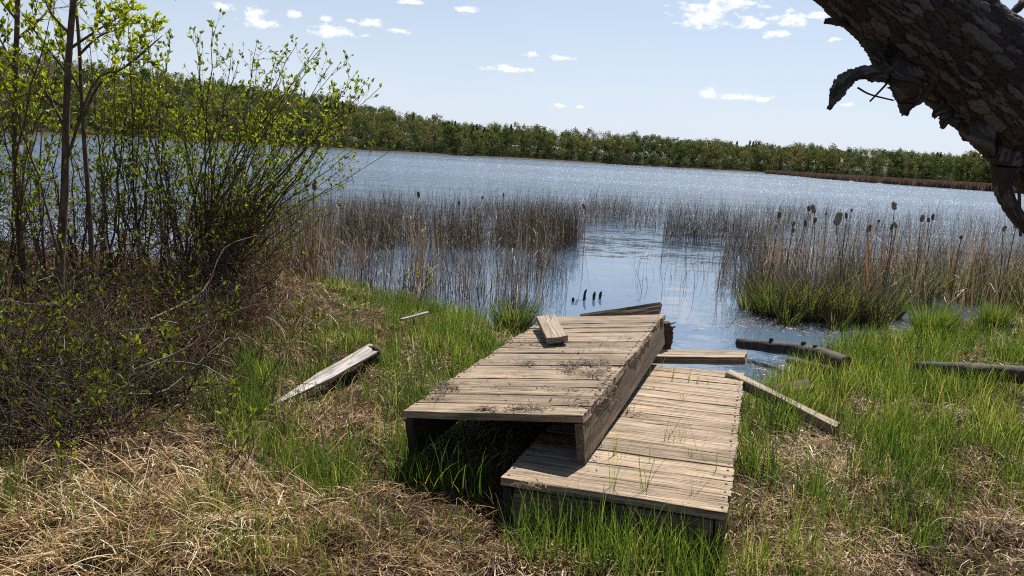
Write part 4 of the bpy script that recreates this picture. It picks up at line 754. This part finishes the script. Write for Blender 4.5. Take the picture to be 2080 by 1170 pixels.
# slender young trees
def young(name, pts, rads, branches, label, seed, lsz=(.035, .06), leafy=.8):
    r = np.random.default_rng(seed); root = empty(name, tuple(pts[0])); tag(root, label, 'tree', 'slender trees on the left bank')
    P = spline(pts, 50); R = np.interp(np.linspace(0, 1, 50), np.linspace(0, 1, len(rads)), rads); V, F = tube(P, R, 14); n = 50; k = 14
    cen = np.repeat(P, k, axis=0); f = 1 + .18 * (vnoise(np.tile(np.arange(k), n) * .8, np.repeat(np.arange(n), k) * .7, seed) - .5); V[:n * k] = cen + (V[:n * k] - cen) * f[:, None]
    mb = MB(); mb.add(V, F); mb.build('trunk', M_twig, root)
    mbS = MB(); LP, LD = [], []
    for b in branches:
        Q = spline(b, 14); mbS.add(*tube(Q, np.linspace(.011, .002, 14), 6)); twigs(Q, .01, mbS, LP, LD, r, 6, .34, 0, .3, leafy)
    mbS.build('branches', M_twig, root)
    mbL = MB(); LP = np.array(LP); leafmesh(LP, np.array(LD), r.uniform(*lsz, len(LP)), r, mbL, np.clip(r.normal(.6, .2, len(LP)), 0, 1)); mbL.build('foliage', M_leafbright, root, smooth=False)
    return root
Yt = 5.6
young('young_tree', [A(118, 640, Yt), A(124, 500, Yt), A(131, 400, Yt), A(134, 260, Yt), A(140, 110, Yt), A(150, -10, Yt), A(165, -200, Yt), A(175, -420, Yt)], [.040, .033, .027, .024, .022, .020, .015, .006],
      [[A(134, 330, Yt), A(190, 170, Yt), A(250, 140, Yt + .1), A(310, 90, Yt + .2), A(330, 72, Yt)], [A(138, 150, Yt), A(90, 90, Yt), A(40, 20, Yt)], [A(140, 100, Yt), A(200, 60, Yt), A(250, 30, Yt)], [A(150, 0, Yt), A(200, -60, Yt), A(300, -60, Yt), A(385, -8, Yt)], [A(136, 220, Yt), A(70, 190, Yt - .2), A(10, 210, Yt - .3)], [A(142, 70, Yt), A(100, 20, Yt), A(80, -40, Yt)], [A(134, 260, Yt), A(70, 150, Yt), A(30, 110, Yt)], [A(160, -150, Yt), A(230, -220, Yt), A(290, -260, Yt)], [A(160, -150, Yt), A(60, -220, Yt), A(0, -260, Yt)]], 'slender dark trunked young tree with bright yellow green leaves', 31)
Yt = 5.9
young('young_tree', [A(190, 640, Yt), A(183, 450, Yt), A(172, 300, Yt), A(166, 200, Yt), A(160, 80, Yt), A(152, -20, Yt), A(140, -250, Yt)], [.02, .018, .016, .014, .012, .01, .004],
      [[A(168, 240, Yt), A(200, 175, Yt), A(260, 130, Yt), A(330, 72, Yt)], [A(162, 110, Yt), A(200, 75, Yt), A(240, 60, Yt)], [A(155, 0, Yt), A(200, -30, Yt), A(225, -5, Yt)], [A(166, 190, Yt), A(130, 120, Yt), A(110, 70, Yt)]], 'thin second young tree leaning beside the thicker trunk', 32)
Yt = 6.2
young('young_tree', [A(60, 640, Yt), A(40, 480, Yt), A(30, 300, Yt), A(32, 150, Yt), A(36, -10, Yt), A(40, -250, Yt)], [.03, .026, .022, .02, .018, .006],
      [[A(30, 300, Yt), A(80, 240, Yt), A(110, 160, Yt)], [A(32, 150, Yt), A(0, 80, Yt), A(-40, 40, Yt)], [A(34, 80, Yt), A(90, 30, Yt), A(120, -20, Yt)], [A(34, 40, Yt), A(0, 0, Yt), A(-30, -40, Yt)]], 'leaning young tree stem at the far left edge', 33)
# saplings and leafy plants in the undergrowth
sap = [(310, 760, .14, 5, .30, (.07, .11), 'broad leaved seedling with pale upright leaves in the undergrowth'), (280, 790, .1, 3, .26, (.05, .08), 'small seedling left of the broad leaved one'), (225, 900, .1, 3, .2, (.03, .05), 'tiny bright seedling in shade at lower left'), (440, 990, .1, 3, .38, (.03, .05), 'thin red stemmed sapling rising from the straw'), (130, 760, .1, 4, .3, (.03, .05), 'young plant under the slender tree trunk'), (70, 700, .1, 4, .3, (.03, .05), 'young plant at the left edge of the undergrowth'), (460, 690, .1, 5, .35, (.04, .06), 'small sapling in front of the main shrub'), (620, 700, .1, 4, .4, (.03, .045), 'small yellow green sapling on the left bank'), (580, 540, .1, 5, .45, (.03, .05), 'leafy sprig before the rushes at left'), (850, 600, .05, 4, .4, (.03, .05), 'yellowish sprig at the waterline in the left rushes'), (340, 830, .1, 4, .3, (.03, .05), 'low sprig with yellow leaves right of the broad leaved seedling'), (470, 880, .1, 3, .3, (.03, .05), 'low sprig beside the narrow green tuft'), (180, 1000, .1, 2, .18, (.025, .04), 'tiny seedling among dark twigs at lower left')]
for i, (x_, y_, sp_, n_, h_, ls, lab) in enumerate(sap):
    p = gp(x_, y_); r = np.random.default_rng(i + 60); tips = [p + np.array([r.normal(0, .3) * h_, r.normal(0, .2) * h_, h_ * r.uniform(.7, 1.1)]) for _ in range(n_)]
    shrub('sapling', p, tips, lab, 'sapling', 'saplings in the undergrowth', 40 + i, r0=.004, n_side=3, side_len=h_ * .25, leafy=.3, lsize=ls, bow=.1, spread=.02, vbase=.6, t0=.45)
# dark tangle of dead twigs and hanging dead grass beneath the shrubs
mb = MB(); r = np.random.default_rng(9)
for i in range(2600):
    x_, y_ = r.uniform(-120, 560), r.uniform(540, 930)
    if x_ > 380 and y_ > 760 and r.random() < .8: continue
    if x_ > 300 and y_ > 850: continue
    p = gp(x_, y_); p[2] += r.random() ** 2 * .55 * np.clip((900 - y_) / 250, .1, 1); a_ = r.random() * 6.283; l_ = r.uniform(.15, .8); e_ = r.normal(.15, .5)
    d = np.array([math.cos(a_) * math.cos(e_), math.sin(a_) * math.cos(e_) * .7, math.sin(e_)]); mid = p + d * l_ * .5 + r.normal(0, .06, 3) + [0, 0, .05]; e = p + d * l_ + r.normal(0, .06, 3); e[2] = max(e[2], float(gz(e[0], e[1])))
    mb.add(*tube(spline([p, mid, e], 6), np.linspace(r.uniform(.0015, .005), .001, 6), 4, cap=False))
r = np.random.default_rng(19); mbp = MB()
for i in range(34):
    p = gp(r.uniform(-80, 330), r.uniform(600, 880)); p[2] += r.random() * .3; a_ = r.normal(0, .9); l_ = r.uniform(.4, 1.1); e_ = r.normal(.3, .4); d = np.array([math.cos(a_) * math.cos(e_), math.sin(a_) * math.cos(e_), math.sin(e_)])
    Q = spline([p, p + d * l_ * .35 + r.normal(0, .07, 3), p + d * l_ * .7 + r.normal(0, .07, 3), p + d * l_ + r.normal(0, .07, 3)], 10); Q[:, 2] = np.maximum(Q[:, 2], gz(Q[:, 0], Q[:, 1]) + .01); mbp.add(*tube(Q, np.linspace(r.uniform(.003, .009), .0015, 10), 5, cap=False))
tag(mbp.build('fallen_branches', bark_mat('bleached_branch', [(0.3, (.16, .125, .10)), (.7, (.42, .36, .30))], 30)), 'pale bleached bare branches lying through the undergrowth on the left', 'dead branches', kind='stuff')
r = np.random.default_rng(29); n = 5200; u = np.stack([r.uniform(-150, 560, n), r.uniform(600, 850, n)], -1); cl_ = fbm(u[:, 0] * .02, u[:, 1] * .03, 77, 3); u = u[cl_ > .5]; n = len(u)
P = np.array([onz(a, b, .25) for a, b in u]); P[:, 2] = gz(P[:, 0], P[:, 1])
V, F = blades(P, r.random(n) * 6.283, r.normal(1.3, .25, n), r.uniform(.12, .38, n), r.uniform(.003, .007, n), r.uniform(.2, 1.3, n), 5, .1)
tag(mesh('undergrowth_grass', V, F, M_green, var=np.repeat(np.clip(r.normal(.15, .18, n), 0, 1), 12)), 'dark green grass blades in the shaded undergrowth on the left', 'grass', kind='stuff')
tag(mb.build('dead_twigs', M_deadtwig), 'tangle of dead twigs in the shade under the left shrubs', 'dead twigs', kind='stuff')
n = 9000; u = np.stack([r.uniform(-150, 640, n), r.uniform(560, 820, n)], -1)
k = r.random(n) < np.clip(gauss(u[:, 0], u[:, 1], [(400, 620, 150, 50, 1), (200, 640, 160, 70, .5), (560, 640, 60, 40, .7), (350, 720, 60, 40, .6), (0, 650, 120, 80, .4)]), 0, 1); u = u[k]; n = len(u)
P = np.array([onz(a, b, .25) for a, b in u]); P[:, 2] = gz(P[:, 0], P[:, 1]) + r.random(n) * .25; ground_off = .02
V, F = blades(P, r.normal(-1.45, .7, n), r.normal(.5, .5, n), r.uniform(.2, .6, n), r.uniform(.0025, .005, n), r.uniform(.8, 2.6, n), 6, .3, ground=gz)
tag(mesh('hanging_dead_grass', V, F, M_straw, var=np.repeat(np.clip(r.normal(.22, .18, n), 0, 1), 14)), 'drooping brown dead grass over the mound under the shrubs', 'dead grass', kind='stuff')

# ------------------------------------------------------------------ big leaning trunk
def bark_tube(pts, rads, k, n, plate=(.024, .07), depth=.036, seed=0, ragged=0.0):
    P = spline(pts, n); sr = np.linspace(0, 1, n); R = np.interp(sr, np.linspace(0, 1, len(rads)), rads)
    sl_ = np.concatenate([[0], np.cumsum(np.linalg.norm(np.diff(P, axis=0), axis=1))])
    V, F = tube(P, R, k); th = np.tile(np.arange(k) / k * 2 * math.pi, n); s = np.repeat(sl_, k); RR = np.repeat(R, k)
    m_ = max(4, round(2 * math.pi * np.mean(R) / plate[0])); uq = th / (2 * math.pi) * m_
    # blend across the seam so plates stay whole
    cx, sx = np.cos(th), np.sin(th); wx = 2.4 * (fbm(cx * 3 + s * 6, sx * 3 + 9, seed) - .5); wy = 1.9 * (fbm(cx * 3 + 4, sx * 3 + s * 6, seed + 2) - .5)
    def cells(o):
        return worley(np.mod(uq + 0.0, m_) + wx + o + 0.9 * s, s / plate[1] + wy, seed + 3)
    f1, f2, idc = cells(0)
    e = np.clip((f2 - f1) / .17, 0, 1); e = e * e * (3 - 2 * e)
    g1, g2, _i = worley(np.mod(uq * 2.7, m_ * 2.7) + 2.2 * wx, s / plate[1] * 2.6 + 2 * wy, seed + 31); e2 = np.clip((g2 - g1) / .25, 0, 1)
    fine = fbm(cx * 9 + s * 30, sx * 9 + s * 12, seed + 8, 4) - .5; big = fbm(cx * 1.6 + s * 1.7, sx * 1.6, seed + 11, 3) - .5
    w8 = np.clip(RR / max(rads), .25, 1)
    lay = np.floor(idc * 3) / 3
    disp = depth * w8 * (e * (0.45 + .8 * lay) + .30 * e2 - .85) + .018 * w8 * fine * 2 + .03 * w8 * big + .004 * w8 * (rng.random(len(th)) - .5)
    cen = np.repeat(P, k, axis=0); dr = V[:n * k] - cen; dr /= np.linalg.norm(dr, axis=1)[:, None] + 1e-9; V[:n * k] += dr * disp[:, None]
    return V, F, np.concatenate([idc, [.5, .5]]), np.concatenate([e, [0, 0]])
m, t, o = newmat('furrowed_bark'); M_bark = m
g = N(t, 'ShaderNodeTexCoord').outputs['Object']; va = attr(t)
n1 = noise(t, g, 30, 6, .7); n2 = noise(t, g, 110, 5, .7)
c = ramp(t, va, [(0.0, (.032, .027, .024)), (.5, (.085, .073, .066)), (1.0, (.26, .24, .228))]); c = mixc(t, mth(t, 'MULTIPLY', n1.outputs['Fac'], .8), c, (.07, .05, .038))
ms = N(t, 'ShaderNodeMapRange'); nsp = N(t, 'ShaderNodeSeparateXYZ'); L(t, N(t, 'ShaderNodeNewGeometry').outputs['Normal'], nsp.inputs[0]); n3 = noise(t, g, 6, 4, .6)
mo = mth(t, 'MULTIPLY', ramp(t, n3.outputs['Fac'], [(.5, (0, 0, 0)), (.62, (1, 1, 1))]), ramp(t, mth(t, 'ADD', nsp.outputs[2], 0.0), [(.25, (0, 0, 0)), (.7, (1, 1, 1))]))
c = mixc(t, mo, c, (.10, .10, .02))
p = N(t, 'ShaderNodeBsdfPrincipled'); L(t, c, p.inputs['Base Color']); p.inputs['Roughness'].default_value = .9; p.inputs['Specular IOR Level'].default_value = .2
b = N(t, 'ShaderNodeBump'); b.inputs['Strength'].default_value = .8; b.inputs['Distance'].default_value = .006; L(t, n2.outputs['Fac'], b.inputs['Height']); L(t, b.outputs[0], p.inputs['Normal']); L(t, p.outputs[0], o.inputs[0])
tr_root = empty('leaning_tree', (3.5, 2.8, .1)); tag(tr_root, 'huge leaning tree trunk with deeply furrowed bark at the upper right', 'tree')
YT = 2.75
tp = [np.array([3.75, 2.75, -.2]), np.array([3.35, 2.72, .55]), A(2420, 520, YT - .05), A(2080, 218, YT), A(1834, 4, YT), A(1560, -230, YT + .1), A(1200, -480, YT + .25), A(700, -760, YT + .5)]
tr_ = [.44, .33, .23, .185, .172, .165, .14, .09]
V, F, idc, e = bark_tube(tp, tr_, 300, 900, seed=5); mesh('trunk', V, F, M_bark, tr_root, var=idc)
def stub(name, pts, rads, seed, depth=.008, k=40, n=70, plate=(.02, .05), mat=None):
    V, F, i_, e_ = bark_tube(pts, rads, k, n, plate, depth, seed); 
    # ragged broken end
    r = np.random.default_rng(seed); kk = k * 4; ax = nrm(np.array(pts[-1]) - pts[-2]); V[(n - 4) * k:n * k] += ax * (r.random(kk)[:, None] - .5) * rads[-1] * 1.5
    return mesh(name, V, F, mat or M_bark, tr_root, var=i_)
Ys = YT - .05
stub('broken_branch', [A(1800, 130, Ys + .1), A(1792, 150, Ys), A(1745, 150, Ys - .05), A(1712, 168, Ys - .08), A(1700, 190, Ys - .1), A(1684, 222, Ys - .1)], [.035, .026, .018, .022, .019, .004], 1, depth=.016, plate=(.014, .04))
stub('broken_branch', [A(1765, 80, Ys + .1), A(1776, 100, Ys), A(1788, 130, Ys), A(1805, 150, Ys + .03)], [.03, .022, .02, .026], 2, n=40)
stub('broken_branch', [A(1730, 48, Ys + .1), A(1705, 44, Ys), A(1676, 42, Ys)], [.016, .011, .006], 3, k=20, n=30)
stub('broken_branch', [A(1830, 130, Ys + .05), A(1838, 165, Ys - .02), A(1842, 200, Ys), A(1838, 232, Ys)], [.07, .048, .036, .010], 4, n=60, depth=.014)
stub('broken_branch', [A(1868, 170, Ys), A(1866, 195, Ys), A(1850, 215, Ys)], [.05, .03, .010], 14, n=40, depth=.014)
stub('broken_branch', [A(1925, 200, Ys + .1), A(1912, 218, Ys), A(1897, 238, Ys)], [.03, .018, .006], 5, k=24, n=30)
stub('broken_branch', [A(1925, 205, Ys + .1), A(1920, 235, Ys), A(1914, 260, Ys)], [.03, .018, .007], 6, k=24, n=30)
stub('broken_branch', [A(1935, 220, Ys + .1), A(1938, 240, Ys), A(1948, 252, Ys)], [.02, .014, .006], 7, k=24, n=30)
stub('hanging_branch', [A(2060, 260, Ys + .1), A(2045, 320, Ys), A(2038, 370, Ys), A(2044, 400, Ys), A(2068, 440, Ys), A(2110, 480, Ys), A(2180, 520, Ys)], [.085, .05, .028, .026, .024, .022, .01], 8, n=120, depth=.012)
stub('broken_branch', [A(1990, 260, Ys), A(2000, 290, Ys - .03), A(2015, 315, Ys)], [.06, .03, .01], 9, n=30)
mb = MB()
for (pts, r_) in (([A(1742, 178, Ys), A(1768, 192, Ys), A(1815, 204, Ys)], .0035), ([A(1812, 158, Ys), A(1792, 180, Ys), A(1767, 206, Ys)], .004), ([A(2072, 300, Ys), A(2070, 380, Ys), A(2073, 480, Ys)], .006), ([A(2030, 372, Ys), A(2052, 395, Ys), A(2070, 415, Ys)], .003)):
    mb = MB(); mb.add(*tube(spline(pts, 12), np.linspace(r_, r_ * .8, 12), 6)); mb.build('dead_twig', M_twig, tr_root)
stub('upper_twig', [A(2015, 60, YT + .1), A(2055, 28, YT), A(2100, -10, YT), A(2180, -50, YT)], [.03, .011, .01, .006], 10, k=20, n=40)
